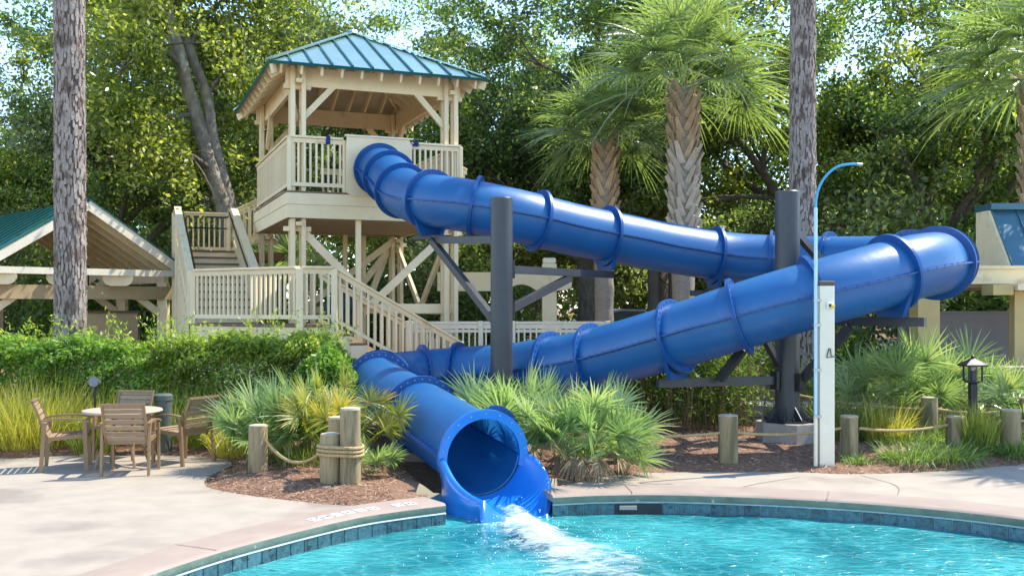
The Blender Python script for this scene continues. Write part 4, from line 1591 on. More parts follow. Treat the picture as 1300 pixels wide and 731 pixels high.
for o_ in (0.0, WU):
    A = S0+uv*o_+Vector((0, 0, ZD+1.02))
    B = T0+uv*o_+Vector((0, 0, LZ+1.02))
    b = MB().beam(A, B, 0.15, 0.05)
    wbuild(b, 'stair_rail_cap', CR)
    b = MB().beam(A+Vector((0, 0, -0.14)), B+Vector((0, 0, -0.14)), 0.05, 0.20)
    wbuild(b, 'stair_rail_board', CR)
    b = MB().beam(A+Vector((0, 0, -0.86)), B+Vector((0, 0, -0.86)), 0.05, 0.26)
    wbuild(b, 'stringer', CR)
    sg = 1 if o_ == 0 else -1
    b = MB().tube([A+uv*(0.12*sg)+Vector((0, 0, -0.08)), B+uv*(0.12*sg)+Vector((0, 0, -0.08))], 0.02, 8)
    wbuild(b, 'hand_rail', M['black'])
    for i in range(int(NU*RN/0.13)):
        t = (i+0.5)/int(NU*RN/0.13)
        c_ = A.lerp(B, t)
        key = ('sb', 0.62)
        if key not in _pc:
            _pc[key] = MB().box(-0.019, 0.019, -0.019, 0.019, 0, 0.62).mesh('baluster', CR)
        link('baluster', _pc[key], sdk, (c_.x-off.x, c_.y-off.y, c_.z-0.80), (0, 0, TA))
    p = S0+uv*o_
    post(sdk, p.x-off.x, p.y-off.y, ZD, ZD+1.03, 0.10, 'newel_post')
# landing and its rails
LA, LB = T0, T0+uv*WU
b = MB()
lpoly = [LA, LB, LB+uv*1.2, LB+uv*1.2+vv*1.3, LA+vv*1.3]
b.prism([(p.x, p.y) for p in lpoly], LZ-0.2, LZ)
wbuild(b, 'landing', M['deckwood'])
railing(sdk, lp(LA+vv*1.25), lp(LB+uv*0.1+vv*1.25), LZ, LZ, 1.04, 0.125, cap=0.13)
railing(sdk, lp(LA+uv*0.03), lp(LA+uv*0.03+vv*1.25), LZ, LZ, 1.04, 0.125, cap=0.13)
railing(sdk, lp(LB+uv*0.1+vv*1.25), lp(LB+uv*1.6+vv*1.25), LZ, LZ+0.7, 1.04, 0.125, cap=0.13)
railing(sdk, lp(LB+uv*0.03+vv*0.0), lp(LB+uv*0.9+vv*0.0), LZ, LZ+0.45, 1.04, 0.125, cap=0.13)
A = LA+vv*1.17+Vector((0, 0, LZ+0.92))
b = MB().tube([A, A+uv*(WU-0.05), A+uv*(WU-0.05)-vv*0.3], 0.02, 8)
wbuild(b, 'hand_rail', M['black'])
b = MB().tube([A+Vector((0, 0, -0.28)), A+uv*(WU-0.05)+Vector((0, 0, -0.28))], 0.016, 8)
wbuild(b, 'hand_rail', M['black'])
for p in (LA, LA+vv*1.25, LB+vv*1.25):
    post(sdk, p.x-off.x, p.y-off.y, 0.3, LZ+1.0, 0.10, 'newel_post')

# tank with a domed lid behind the stair rail
p = Nc+uv*0.75+vv*2.6
tk = thing('domed_tank', 'dark teal tank with domed lid behind the stair balustrade', 'tank', (p.x, p.y, 0.4))
MB().lathe([(0.34, 0.0), (0.36, 0.1), (0.36, 1.45), (0.34, 1.47)], 24).build('body', M['teal'], tk, smooth='auto')
MB().lathe([(0.39, 1.47), (0.40, 1.52), (0.36, 1.66), (0.27, 1.78), (0.14, 1.86), (0.0, 1.88)], 24).build('domed_lid', M['teal'], tk, smooth='auto')

# ------------------------------------------------------------ low white fence behind the slide
fn = thing('picket_fence', 'low white fence with thin pickets running between the staircase and the trees', 'fence', (0, 20.3, 0.55))
fx = [-2.03, -0.62, 0.02, 1.90]
for i in range(3):
    railing(fn, (fx[i]+0.05, 0), (fx[i+1]-0.05, 0), 0, 0, 1.12, 0.115, cap=0.075, wb=0.032, m=M['white'], low=0.12, captop=0.05)
    MB().box(fx[i]+0.05, fx[i+1]-0.05, -0.02, 0.02, 0.90, 0.955).build('middle_rail', M['white'], fn)
for i, x in enumerate(fx):
    post(fn, x, 0, -0.3, 1.13, 0.13 if i == 0 else 0.095, 'fence_post', M['white'])

# ------------------------------------------------------------ pavilion at the left
g_, a_ = Vector((0.7071, 0.7071, 0)), Vector((-0.7071, 0.7071, 0))
pa = Vector((-10.10, 24.0, 0))
pv = thing('garden_pavilion', 'open timber pavilion with a green gable roof behind the hedge', 'pavilion', (pa.x, pa.y, 0.4))
HW, ZE, ZA, DEP = 2.36, 2.82, 4.33, 5.0
def pw(x, y, z):
    p = pa+g_*x+a_*y
    return Vector((p.x, p.y, z))
def pb(b, name, m):
    return b.build(name, m, pv, world=True)
for sg in (-1, 1):
    sl = Vector((sg*HW, 0, ZE-ZA))
    nrm = (g_*(sg*(ZA-ZE))+Vector((0, 0, HW))).normalized()
    npan = 12
    for i in range(npan):
        y0, y1 = -0.35+(DEP+0.35)*i/npan, -0.35+(DEP+0.35)*(i+1)/npan
        c4 = [pw(0, y0, ZA), pw(0, y1, ZA), pw(sg*(HW+0.1), y1, ZE-0.064), pw(sg*(HW+0.1), y0, ZE-0.064)]
        b = MB()
        b.add([c+nrm*0.10 for c in c4]+[c+nrm*0.075 for c in c4], [(0, 1, 2, 3), (7, 6, 5, 4), (0, 4, 5, 1), (1, 5, 6, 2), (2, 6, 7, 3), (3, 7, 4, 0)])
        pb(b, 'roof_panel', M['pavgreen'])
        if i:
            pb(MB().beam(c4[0]+nrm*0.115, c4[3]+nrm*0.115, 0.025, 0.03, nrm), 'standing_seam', M['pavgreen'])
    c4 = [pw(0, -0.35, ZA), pw(0, DEP, ZA), pw(sg*HW, DEP, ZE), pw(sg*HW, -0.35, ZE)]
    b = MB()
    b.add([c+nrm*0.072 for c in c4]+[c+nrm*0.055 for c in c4], [(0, 1, 2, 3), (7, 6, 5, 4), (0, 4, 5, 1), (1, 5, 6, 2), (2, 6, 7, 3), (3, 7, 4, 0)])
    pb(b, 'ceiling', M['sheath'])
    for i in range(11):
        y = -0.30+(DEP+0.2)*i/10
        pb(MB().beam(pw(0, y, ZA-0.02), pw(sg*(HW+0.02), y, ZE-0.02), 0.05, 0.15, nrm), 'rafter', CR)
    for k in range(1, 6):
        t = k/6
        c_ = pw(sg*HW*t, -0.3, ZA+(ZE-ZA)*t)+nrm*0.05
        d_ = pw(sg*HW*t, DEP, ZA+(ZE-ZA)*t)+nrm*0.05
        pb(MB().beam(c_, d_, 0.04, 0.02, nrm), 'batten', M['soffit'])
    pb(MB().beam(pw(0, -0.40, ZA+0.0), pw(sg*(HW+0.16), -0.40, ZE-0.10), 0.04, 0.23, nrm), 'rake_board', M['white'])
    pb(MB().beam(pw(0, -0.42, ZA+0.13), pw(sg*(HW+0.16), -0.42, ZE+0.03), 0.03, 0.035, nrm), 'rake_trim', M['greentrim'])
    pb(MB().beam(pw(sg*(HW-0.25), 0, ZE-0.12), pw(sg*(HW-0.25), DEP, ZE-0.12), 0.12, 0.30), 'eave_beam', CR)
    for y in (0.15, 2.5, DEP-0.1):
        q = pw(sg*(HW-0.25), y, 0)
        pb(MB().beam(Vector((q.x, q.y, 0.2)), Vector((q.x, q.y, ZE-0.25)), 0.24, 0.24, (0, 1, 0)), 'post', CR)
        pb(MB().beam(pw(sg*(HW-0.30), y, 1.75), pw(sg*(HW-1.15), y, ZE-0.45), 0.10, 0.16), 'knee_brace', CR)
    # rafter-foot corbels under the tie beam
for x in (-1.9, -0.55, 0.75):
    b = MB()
    c_ = pw(x, -0.30, 0)
    pts = [(-0.34, 0), (0.34, 0), (0.34, -0.10), (0.28, -0.19), (0.18, -0.235), (-0.18, -0.235), (-0.28, -0.19), (-0.34, -0.10)]
    vs = [Vector((c_.x, c_.y, ZE-0.13))+Vector((0.97, 0.24, 0))*px_*1.0+Vector((0, 0, pz)) for px_, pz in pts]
    dv = Vector((-0.24, 0.97, 0))*0.12
    k = len(vs)
    b.add(vs+[v+dv for v in vs], [tuple(range(k)), tuple(reversed(range(k, 2*k)))]+[(i, (i+1) % k, k+(i+1) % k, k+i) for i in range(k)])
    pb(b, 'corbel', CR)
pb(MB().beam(pw(-HW-0.5, -0.44, ZE-0.05), pw(HW+0.02, -0.44, ZE-0.05), 0.07, 0.15), 'tie_beam', M['white'])
pb(MB().beam(pw(-HW-0.3, 0.05, ZE-0.52), pw(HW-0.05, 0.05, ZE-0.52), 0.14, 0.32), 'low_tie_beam', M['tan'])
pb(MB().beam(pw(0.0, 0.05, ZE-0.35), pw(0.0, 0.05, ZA-0.1), 0.12, 0.14, (0, 1, 0)), 'king_post', CR)
pb(MB().beam(pw(-0.1, 0.2, 1.05), pw(1.45, 0.2, 1.05), 0.10, 1.55), 'wall_panel', M['tan'])
pb(MB().beam(pw(-0.15, 0.12, 1.84), pw(1.5, 0.12, 1.84), 0.05, 0.05), 'panel_trim', M['brown'])
pb(MB().beam(pw(1.45, 0.12, 1.05), pw(1.47, 0.12, 1.05), 0.05, 1.55), 'panel_trim', M['brown'])
pb(MB().beam(pw(-2.1, 2.2, 1.15), pw(-1.0, 2.2, 1.15), 0.10, 1.5), 'wall_panel', M['tan'])
pb(MB().beam(pw(-2.05, 1.2, 0.9), pw(-0.9, 1.2, 0.9), 0.5, 1.0), 'counter', M['black'])
for x, y in ((0.75, 1.4), (-1.4, 1.5)):
    q = pw(x, y, 0)
    fan_ = thing('ceiling_fan', 'dark ceiling fan hanging inside the pavilion %s' % ('right of the pine trunk' if x > 0 else 'left of the pine trunk'), 'ceiling fan', (q.x, q.y, 2.38), 0.3, 'pavilion ceiling fans')
    MB().lathe([(0.10, -0.16), (0.13, -0.10), (0.12, 0.0), (0.02, 0.05), (0.02, 0.6)], 14).build('motor', M['black'], fan_, smooth='auto')
    for k in range(5):
        a = 2*PI*k/5
        MB().beam((0.12*math.cos(a), 0.12*math.sin(a), -0.05), (0.62*math.cos(a), 0.62*math.sin(a), -0.04), 0.13, 0.012).build('blade', M['brown'], fan_)

# ------------------------------------------------------------ white timber arbour behind the fence
ab = thing('timber_arbour', 'cream timber arbour with square post and curved beam beyond the fence', 'arbour', (0.85, 24.2, 0.55))
for x in (0.03, -1.08, -2.3):
    MB().cbox(x-0.17, x+0.17, -0.17, 0.17, -0.3, 2.42, 0.01).build('post', CR, ab)
    MB().cbox(x-0.155, x+0.155, -0.155, 0.155, 2.42, 2.56, 0.03).build('post_cap', M['white'], ab)
for yv in (-0.23, 0.19):
    b = MB()
    poly = [(-2.6, 2.22), (0.55, 2.22), (0.55, 1.86), (0.40, 1.80), (-0.15, 1.78)]
    for k in range(9):
        t = k/8
        poly.append((-0.25-0.75*t, 1.78+0.16*math.sin(PI*t)))
    poly += [(-1.3, 1.78), (-2.6, 1.78)]
    k = len(poly)
    vs = [(p[0], yv, p[1]) for p in poly]+[(p[0], yv+0.04, p[1]) for p in poly]
    tri = tessellate_polygon([[Vector((p[0], p[1], 0)) for p in poly]])
    b.add(vs, [tuple(t) for t in tri]+[tuple(k+i for i in reversed(t)) for t in tri]+[(i, (i+1) % k, k+(i+1) % k, k+i) for i in range(k)])
    b.build('arched_beam', CR, ab)

# ------------------------------------------------------------ pool house corner at the right
ph = thing('pool_house', 'cream pool house corner with blue metal roof at the right edge', 'building', (8.6, 18.2, 0.1))
PHX, PHY = 8.6, 18.2
def hb(name, x0, x1, y0, y1, z0, z1, m):
    return MB().box(x0-PHX, x1-PHX, y0-PHY, y1-PHY, z0-0.1, z1-0.1).build(name, m, ph)
hb('roof_beam', 7.55, 16, 18.0, 18.35, 2.36, 2.62, CR)
hb('beam_cap', 7.45, 16, 17.94, 18.40, 2.622, 2.68, CR)
hb('porch_ceiling', 7.4, 16, 18.36, 21.2, 2.30, 2.36, M['soffit'])
hb('beam_end', 8.25, 8.60, 17.55, 18.0, 2.16, 2.34, M['yellow'])
hb('beam_end', 8.62, 12.0, 17.45, 17.99, 2.24, 2.35, CR)
hb('post', 8.69, 8.88, 17.7, 17.9, 0.0, 2.235, M['yellow'])
hb('pier', 7.10, 7.48, 17.9, 18.3, 0.0, 2.36, M['yellow'])
hb('side_beam', 7.15, 7.50, 18.31, 21.0, 2.36, 2.62, CR)
# steep blue roof
npan = 10
for i in range(npan):
    x0, x1 = 8.84+0.46*i, 8.84+0.46*(i+1)
    b = MB()
    c4 = [Vector((x0, 18.1, 2.69)), Vector((x1, 18.1, 2.69)), Vector((x1, 18.9, 3.74)), Vector((x0, 18.9, 3.74))]
    n_ = Vector((0, -0.795, 0.606))
    b.add([c for c in c4]+[c-n_*0.03 for c in c4], [(0, 1, 2, 3), (7, 6, 5, 4), (0, 4, 5, 1), (1, 5, 6, 2), (2, 6, 7, 3), (3, 7, 4, 0)])
    b.build('roof_panel', M['bluemetal'], ph, world=True)
    b = MB().beam(c4[0]+n_*0.015, c4[3]+n_*0.015, 0.02, 0.035, n_)
    b.build('standing_seam', M['bluemetal'], ph, world=True)
hb('roof_cap', 8.80, 13.5, 18.80, 19.5, 3.745, 3.86, M['bluemetal'])
b = MB()
vs = [(x, y, z) for x in (8.79, 8.835) for (y, z) in ((18.12, 2.69), (18.90, 3.735), (19.4, 3.735), (19.4, 2.69))]
b.add(vs, [(0, 1, 2, 3), (7, 6, 5, 4), (0, 4, 5, 1), (1, 5, 6, 2), (2, 6, 7, 3), (3, 7, 4, 0)])
b.build('gable_wall', CR, ph, world=True)
# privacy wall with a lamp, and cabinet
gw = thing('screen_wall', 'grey stucco screen wall behind the palmettos by the pool house', 'wall', (8.6, 18.9, 0))
MB().box(-1.45, 0.62, -0.1, 0.1, 0, 1.84).build('wall', M['greywall'], gw)
MB().box(-1.47, 0.64, -0.12, 0.12, 1.843, 1.88).build('coping', M['greywall'], gw)
MB().box(0.63, 0.80, -0.12, 0.12, 0, 2.34).build('pilaster', M['greywall'], gw)
MB().box(0.81, 6, -0.08, 0.1, 0, 1.84).build('wall', M['greywall'], gw)
lt = thing('wall_lantern', 'small white lantern on the grey screen wall next to the yellow pier', 'lantern', (7.62, 18.62, 1.62))
MB().tube([(0, 0.17, 0.24), (0, 0.08, 0.30), (0, 0, 0.26), (0, 0, 0.2)], 0.013, 8).build('bracket', M['white'], lt)
MB().lathe([(0.02, 0.20), (0.12, 0.13), (0.12, 0.115), (0.05, 0.12)], 14).build('shade', M['white'], lt, smooth='auto')
MB().lathe([(0.055, 0.115), (0.07, 0.0), (0.055, -0.10), (0.02, -0.12)], 14).build('glass', M['lamp'], lt, smooth='auto')
kb = thing('arched_cabinet', 'brown outdoor cabinet with arched door at the right edge', 'cabinet', (8.95, 16.9, 0))
MB().box(-0.95, 1.6, -0.3, 0.3, -0.1, 0.93).build('body', M['brick'], kb)
MB().box(-1.0, 1.65, -0.34, 0.34, 0.932, 0.98).build('worktop', M['footing'], kb)
for x in (-0.40, 0.55):
    b = MB()
    poly = [(x-0.38, 0.02), (x+0.38, 0.02)]+[(x+0.38*math.cos(PI*k/10), 0.64+0.20*math.sin(PI*k/10)) for k in range(11)]
    k = len(poly)
    vs = [(p[0], -0.335, p[1]) for p in poly]+[(p[0], -0.30, p[1]) for p in poly]
    b.add(vs, [tuple(range(k)), tuple(reversed(range(k, 2*k)))]+[(i, (i+1) % k, k+(i+1) % k, k+i) for i in range(k)])
    dr = b.build('door', M['brown'], kb)
    for sgn in (-0.26, 0, 0.26):
        MB().box(x+sgn-0.006, x+sgn+0.006, -0.342, -0.336, 0.06, 0.62).build('door_groove', M['black'], dr)
MB().tube([(-0.25, 0.0, 0.98), (-0.25, 0, 1.18), (-0.22, 0.0, 1.23), (-0.14, 0, 1.22), (-0.12, 0, 1.17)], 0.016, 8).build('tap', M['bolt'], kb)

# ------------------------------------------------------------ parked cars far behind
def car(label, x, y, rz, paint):
    th = thing("parked_car", label, "car", (x, y, 0.424), rz, 'cars parked behind the trees')
    prof = [(-2.15, 0.35), (-2.2, 0.62), (-2.05, 0.86), (-1.35, 0.96), (-0.75, 1.38), (-0.2, 1.46), (0.7, 1.44), (1.35, 1.05), (1.95, 0.95), (2.2, 0.80), (2.22, 0.40), (2.0, 0.24), (-1.9, 0.24)]
    b = MB()
    k = len(prof)
    for yv, sc_ in ((-0.86, 1.0), (-0.70, 1.0), (0.70, 1.0), (0.86, 1.0)):
        for (px_, pz) in prof:
            inset = 0.10 if (abs(yv) > 0.8 and pz > 1.1) else 0
            yy = yv*(1-inset*2)
            zz = pz-0.02 if abs(yv) > 0.8 and pz > 1.1 else pz
            b.v.append((px_, yy, zz))
    for j in range(3):
        for i in range(k):
            i2 = (i+1) % k
            b.f.append((j*k+i, j*k+i2, (j+1)*k+i2, (j+1)*k+i))
    b.f.append(tuple(range(k)))
    b.f.append(tuple(3*k+i for i in reversed(range(k))))
    b.build('body', paint, th, smooth='auto')
    for sgn in (-1, 1):
        b = MB()
        gl_ = [(-1.15, 1.00), (-0.72, 1.30), (-0.22, 1.385), (0.62, 1.37), (1.12, 1.06), (0.9, 0.98)]
        yv = sgn*0.80
        kk = len(gl_)
        b.add([(p[0], sgn*(0.875-0.16*max(0, p[1]-1.0)/0.4)+sgn*0.006, p[1]) for p in gl_], [tuple(range(kk))])
        b.build('side_window', M['glass'], th)
    b = MB()
    b.add([(0.76, -0.62, 1.425), (0.76, 0.62, 1.425), (1.36, 0.68, 1.075), (1.36, -0.68, 1.075)], [(0, 1, 2, 3)])
    b.v = [(v[0]+0.02, v[1], v[2]+0.01) for v in b.v]
    b.build('windscreen', M['glass'], th)
    b = MB()
    b.add([(-0.80, -0.6, 1.365), (-0.80, 0.6, 1.365), (-1.34, 0.66, 0.985), (-1.34, -0.66, 0.985)], [(0, 1, 2, 3)])
    b.v = [(v[0]-0.02, v[1], v[2]+0.012) for v in b.v]
    b.build('rear_window', M['glass'], th)
    for wx_ in (-1.35, 1.35):
        for sgn in (-1, 1):
            b = MB().tube([(wx_, sgn*0.70, 0.33), (wx_, sgn*0.90, 0.33)], 0.33, 18)
            wh = b.build('wheel', M['rubber'], th)
            MB().tube([(wx_, sgn*0.895, 0.33), (wx_, sgn*0.91, 0.33)], 0.21, 14).build('rim', M['rim'], wh)
    for sgn in (-1, 1):
        MB().box(2.12, 2.23, sgn*0.62-0.16, sgn*0.62+0.16, 0.62, 0.74).build('headlight', M['lamp'], th)
        MB().box(-2.22, -2.12, sgn*0.62-0.16, sgn*0.62+0.16, 0.66, 0.80).build('tail_light', M['carred'], th)
    return th
car('silver blue car parked left of the dark oak trunk, beyond the white fence', 4.3, 40.0, R(14), M['carblue'])
car('white car parked half behind the palm trunk, right of the dark oak trunk', 7.0, 41.5, R(190), M['carwhite'])
car('white car parked with its nose right of the palm trunk', 9.9, 42.0, R(60), M['carwhite'])
car('red car parked beyond the grey screen wall', 17.5, 36.0, R(10), M['carred'])
struct(poly_sheet('car_park', [(-6, 34), (26, 34), (60, 50), (-10, 50)], [], 0.42, M['asphalt']))
struct(poly_sheet('garden_path', [(2.6, 17.3), (5.0, 17.0), (7.0, 16.3), (7.2, 17.1), (5.0, 18.6), (2.5, 18.8)], [], 0.30, M["path"], 0.2))
# ------------------------------------------------------------ trees
def rough_trunk(pts, rads, n, seed, amp, fz=1.0, fa=3.0, flare=0.0):
    """displaced trunk surface following pts"""
    b = MB()
    P = [Vector(p) for p in pts]
    ref = Vector((1, 0, 0))
    for i, p in enumerate(P):
        d = (P[min(i+1, len(P)-1)]-P[max(i-1, 0)]).normalized()
        r_ = (ref-d*ref.dot(d)).normalized()
        bn = d.cross(r_)
        for k in range(n):
            a = 2*PI*k/n
            q = Vector((math.cos(a)*fa+seed*7.1, math.sin(a)*fa, p.z*fz))
            h = noise.fractal(q, 1.0, 2.0, 3)*amp+noise.noise(q*0.4)*amp*0.8
            rr = rads[i]*(1+h)
            b.v.append(tuple(p+(r_*math.cos(a)+bn*math.sin(a))*rr))
    for i in range(len(P)-1):
        for k in range(n):
            k2 = (k+1) % n
            b.f.append((i*n+k, i*n+k2, (i+1)*n+k2, (i+1)*n+k))
    return b

def pine(label, x, y, r0, r1, h, seed, lean=(0, 0)):
    zb = ground_h(x, y)-0.1
    th = thing('pine_tree', label, 'pine tree', (x, y, zb), 0, 'tall pine trunks')
    nseg = 110
    pts = [(lean[0]*i/nseg, lean[1]*i/nseg, h*i/nseg) for i in range(nseg+1)]
    rads = [(r0+(r1-r0)*i/nseg)*(1+0.35*math.exp(-i*h/nseg/0.35)) for i in range(nseg+1)]
    rough_trunk(pts, rads, 40, seed, 0.07, 2.2, 3.0).build('trunk', M['pine'], th, smooth=True)
    # flaking bark plates
    r = random.Random(seed)
    b = MB()
    nrow = int(h*0.75/0.085)
    for i in range(nrow):
        z = 0.05+i*0.085
        t = z/h
        cxp, cyp = lean[0]*t, lean[1]*t
        rad = (r0+(r1-r0)*t)*(1+0.35*math.exp(-z/0.35))
        npl = 17
        for k in range(npl):
            a = 2*PI*(k+0.5*(i % 2)+r.uniform(-0.28, 0.28))/npl
            hh = r.uniform(0.05, 0.125)
            ww = r.uniform(0.35, 0.80)*PI/npl
            zz = z+r.uniform(-0.04, 0.04)
            o = r.uniform(0.004, 0.018)+rad*1.035
            pp = []
            for (da, dz) in ((-1, -0.35), (-0.55, -1), (0.5, -0.9), (1, -0.2), (0.7, 0.75), (0.1, 1), (-0.8, 0.65)):
                da *= ww*r.uniform(0.8, 1.15)
                dz *= hh*r.uniform(0.8, 1.15)
                pp.append((a+da, zz+dz))
            m_ = len(pp)
            tilt = r.uniform(-0.010, 0.014)
            vs = [(cxp+math.cos(q[0])*(o+tilt*(q[1]-zz)/hh), cyp+math.sin(q[0])*(o+tilt*(q[1]-zz)/hh), q[1]) for q in pp]
            vs += [(cxp+math.cos(q[0])*(rad*0.97), cyp+math.sin(q[0])*(rad*0.97), q[1]) for q in pp]
            b.add(vs, [tuple(range(m_))]+[(j, (j+1) % m_, m_+(j+1) % m_, m_+j) for j in range(m_)])
    o = b.build('bark_plates', M['plate'], th)
    o['kind'] = 'stuff'
    # crown far above the frame
    rr = np.random.default_rng(seed)
    cen = np.array([[rr.normal()*1.6, rr.normal()*1.6, h-0.5+rr.uniform(-2.0, 1.6)] for _ in range(60)])
    P = (cen[:, None, :]+rr.normal(size=(60, 60, 3))*0.35).reshape(-1, 3)
    V, Q = leaf_quads(P, 0.30, 0.03, rr)
    link('crown', fastmesh('crown', V, Q, G_OAK1, rr.random(len(Q))), th)
    return th
pine('thick pine trunk with flaking bark standing behind the hedge at the left', -7.15, 16.6, 0.232, 0.205, 12.5, 3, (-0.05, 0))
pine('tall pine trunk rising behind the right charcoal column', 5.35, 18.9, 0.235, 0.16, 24.0, 5, (0.08, 0))

def oak_mesh(seed, h, cr, leafmat_, ntip=110, per=210, leaf=(0.17, 0.085), low=0.30, trunk_r=0.36, spread=0.62, forks=5, lean=(0, 0), skel=None):
    """returns (trunk mesh, crown mesh); built about the origin"""
    r = random.Random(seed)
    rr = np.random.default_rng(seed)
    b = MB()
    tips = []
    fork_z = h*low
    t0 = Vector((0, 0, 0))
    top = Vector((lean[0], lean[1], fork_z))
    mid = (t0+top)/2+Vector((r.uniform(-.2, .2), r.uniform(-.2, .2), 0))
    b.tube([t0-Vector((0, 0, 0.3)), t0+Vector((0, 0, 0.25)), mid, top], [trunk_r*1.45, trunk_r*1.12, trunk_r, trunk_r*0.92], 12)
    def limb(p, d, L_, rad, lev):
        pts = [p]
        q = p
        dd_ = d.normalized()
        n = 4
        for i in range(n):
            dd_ = (dd_+Vector((r.gauss(0, .16), r.gauss(0, .16), r.gauss(0.06, .14)))).normalized()
            q = q+dd_*(L_/n)
            pts.append(q)
        b.tube(pts, [rad*(1-0.55*i/n) for i in range(n+1)], 7 if lev < 2 else 5, cap=False)
        if lev >= 2:
            tips.append(pts[-1])
            tips.append(pts[-2])
            return
        nch = 3 if lev == 0 else 3
        for k in range(nch):
            base_ = pts[2+min(k, 2)]
            nd = (dd_+Vector((r.gauss(0, .75), r.gauss(0, .75), r.gauss(0.1, .45)))).normalized()
            limb(base_, nd, L_*r.uniform(0.5, 0.72), rad*0.45, lev+1)
        limb(pts[-1], dd_, L_*0.55, rad*0.42, lev+1)
    for k in range(forks):
        a = 2*PI*(k+r.uniform(-.25, .25))/forks
        el = r.uniform(0.35, 1.15)
        d = Vector((math.cos(a)*math.cos(el), math.sin(a)*math.cos(el), math.sin(el)))
        limb(top-Vector((0, 0, r.uniform(0, fork_z*0.25))), d, cr*r.uniform(0.55, 0.8), trunk_r*0.55, 0)
    tr = b.mesh('trunk', M['oak'], True)
    tp = np.array([t[:] for t in tips])
    # fill the gaps of the crown with extra clumps in an ellipsoid shell
    zc = fork_z+(h-fork_z)*0.52
    ne = max(0, ntip-len(tp))
    u = unit(rr.normal(size=(ne, 3)))
    rad = rr.uniform(0.55, 1.0, size=(ne, 1))**0.5
    ex = u*rad*np.array([cr, cr, (h-fork_z)*0.52])+np.array([lean[0]*1.2, lean[1]*1.2, zc])
    ce = np.concatenate([tp, ex]) if ne else tp
    # clumps are flattish sprays
    sc_ = rr.uniform(0.34, 0.66, size=(len(ce), 1, 1))*spread*1.35
    P = ce[:, None, :]+rr.normal(size=(len(ce), per, 3))*sc_*np.array([1.0, 1.0, 0.62])
    P = P.reshape(-1, 3)
    okz = P[:, 2] > (3.3 if h > 10 else 0.6)
    P = P[okz]
    out = unit(P-np.array([0, 0, zc-h*0.15]))
    V, Q = leaf_quads(P, leaf[0], leaf[1], rr, 0.2, out*0.4)
    clump = np.repeat(rr.uniform(-0.30, 0.30, len(ce)), per)[okz]
    hue = np.clip(rr.beta(2.2, 2.2, len(Q))+clump, 0, 0.999)
    cm = fastmesh('crown', V, Q, leafmat_, hue)
    return tr, cm

OAKS = [oak_mesh(101, 14.5, 5.4, G_OAK1, 310, 150, (0.165, 0.09), low=0.24, spread=0.5),
        oak_mesh(102, 15.5, 5.8, G_OAK3, 320, 150, (0.165, 0.09), low=0.22, spread=0.5),
        oak_mesh(103, 14.0, 5.2, G_OAK2, 290, 150, (0.165, 0.09), low=0.26, spread=0.5),
        oak_mesh(104, 16.5, 6.2, G_OAK1, 330, 150, (0.17, 0.095), low=0.20, spread=0.5)]
def oak(label, x, y, kind, rz=0.0, sc=1.0, group='oaks filling the background', zb=0.5, cat='oak tree'):
    th = thing('oak_tree', label, cat, (x, y, zb), rz, group)
    th.scale = (sc, sc, sc)
    t, c = OAKS[kind]
    link('trunk', t, th)
    link('crown', c, th)
    return th
bg_oaks = [
    ('live oak behind the left end of the tower roof, grey green crown', -7.5, 33.0, 1, 0.3, 1.0),
    ('oak with the crown directly above the tower roof peak', -3.0, 37.0, 3, 1.3, 0.74),
    ('dense oak filling the space right of the tower roof, its limbs dark', 2.3, 31.5, 0, 2.1, 0.88),
    ('thick dark oak trunk seen under the upper tube beside the parked cars', 2.35, 32.5, 1, 4.0, 1.0),
    ('dark oak crown between the two leaning sabal palms', 5.2, 36.0, 3, 0.8, 1.0),
    ('oak crown right of the tall pine trunk, brightest at its top', 9.6, 32.0, 2, 1.1, 1.08),
    ('deep shaded oak above the right hand slide loop', 12.0, 28.5, 0, 3.3, 0.86),
    ('oak behind the right palm with sky showing between its twigs', 17.5, 33.0, 1, 5.0, 0.98),
    ('grey green oak at the right edge above the blue roof', 22.0, 38.0, 3, 2.2, 1.0),
    ('oak behind the pavilion roof at the left', -13.0, 32.5, 0, 5.2, 0.82),
    ('yellow green oak at the far left edge with blue sky through it', -18.8, 33.0, 2, 0.9, 0.78),
    ('tall grey green oak left of the forked oak trunks', -12.0, 41.0, 1, 2.8, 0.98),
]
for lb, x, y, k, rz, s in bg_oaks:
    oak(lb, x, y, k, rz, s)
far_oaks = [(-24, 52), (-15, 55), (-7, 54), (1, 56), (19, 56), (27, 52), (34, 48), (-30, 46), (30, 44), (-22, 42)]
fl_ = ['far oak beyond the pavilion at the left edge of the trees', 'far oak seen through the gaps left of the tower', 'far oak showing behind the tower posts', 'far oak behind the centre of the tree line',
       'far oak beyond the parked red car', 'far oak past the grey screen wall', 'far oak at the right end of the tree line', 'far oak outside left behind the pine trunk', 'far oak behind the blue roof', 'far oak behind the yellow green tree at the left']
for i, (x, y) in enumerate(far_oaks):
    oak(fl_[i], x, y, i % 4, i*1.7, (0.62, 1.0, 1.05, 1.0, 0.7, 0.8, 1.1, 0.62, 1.0, 0.62)[i])
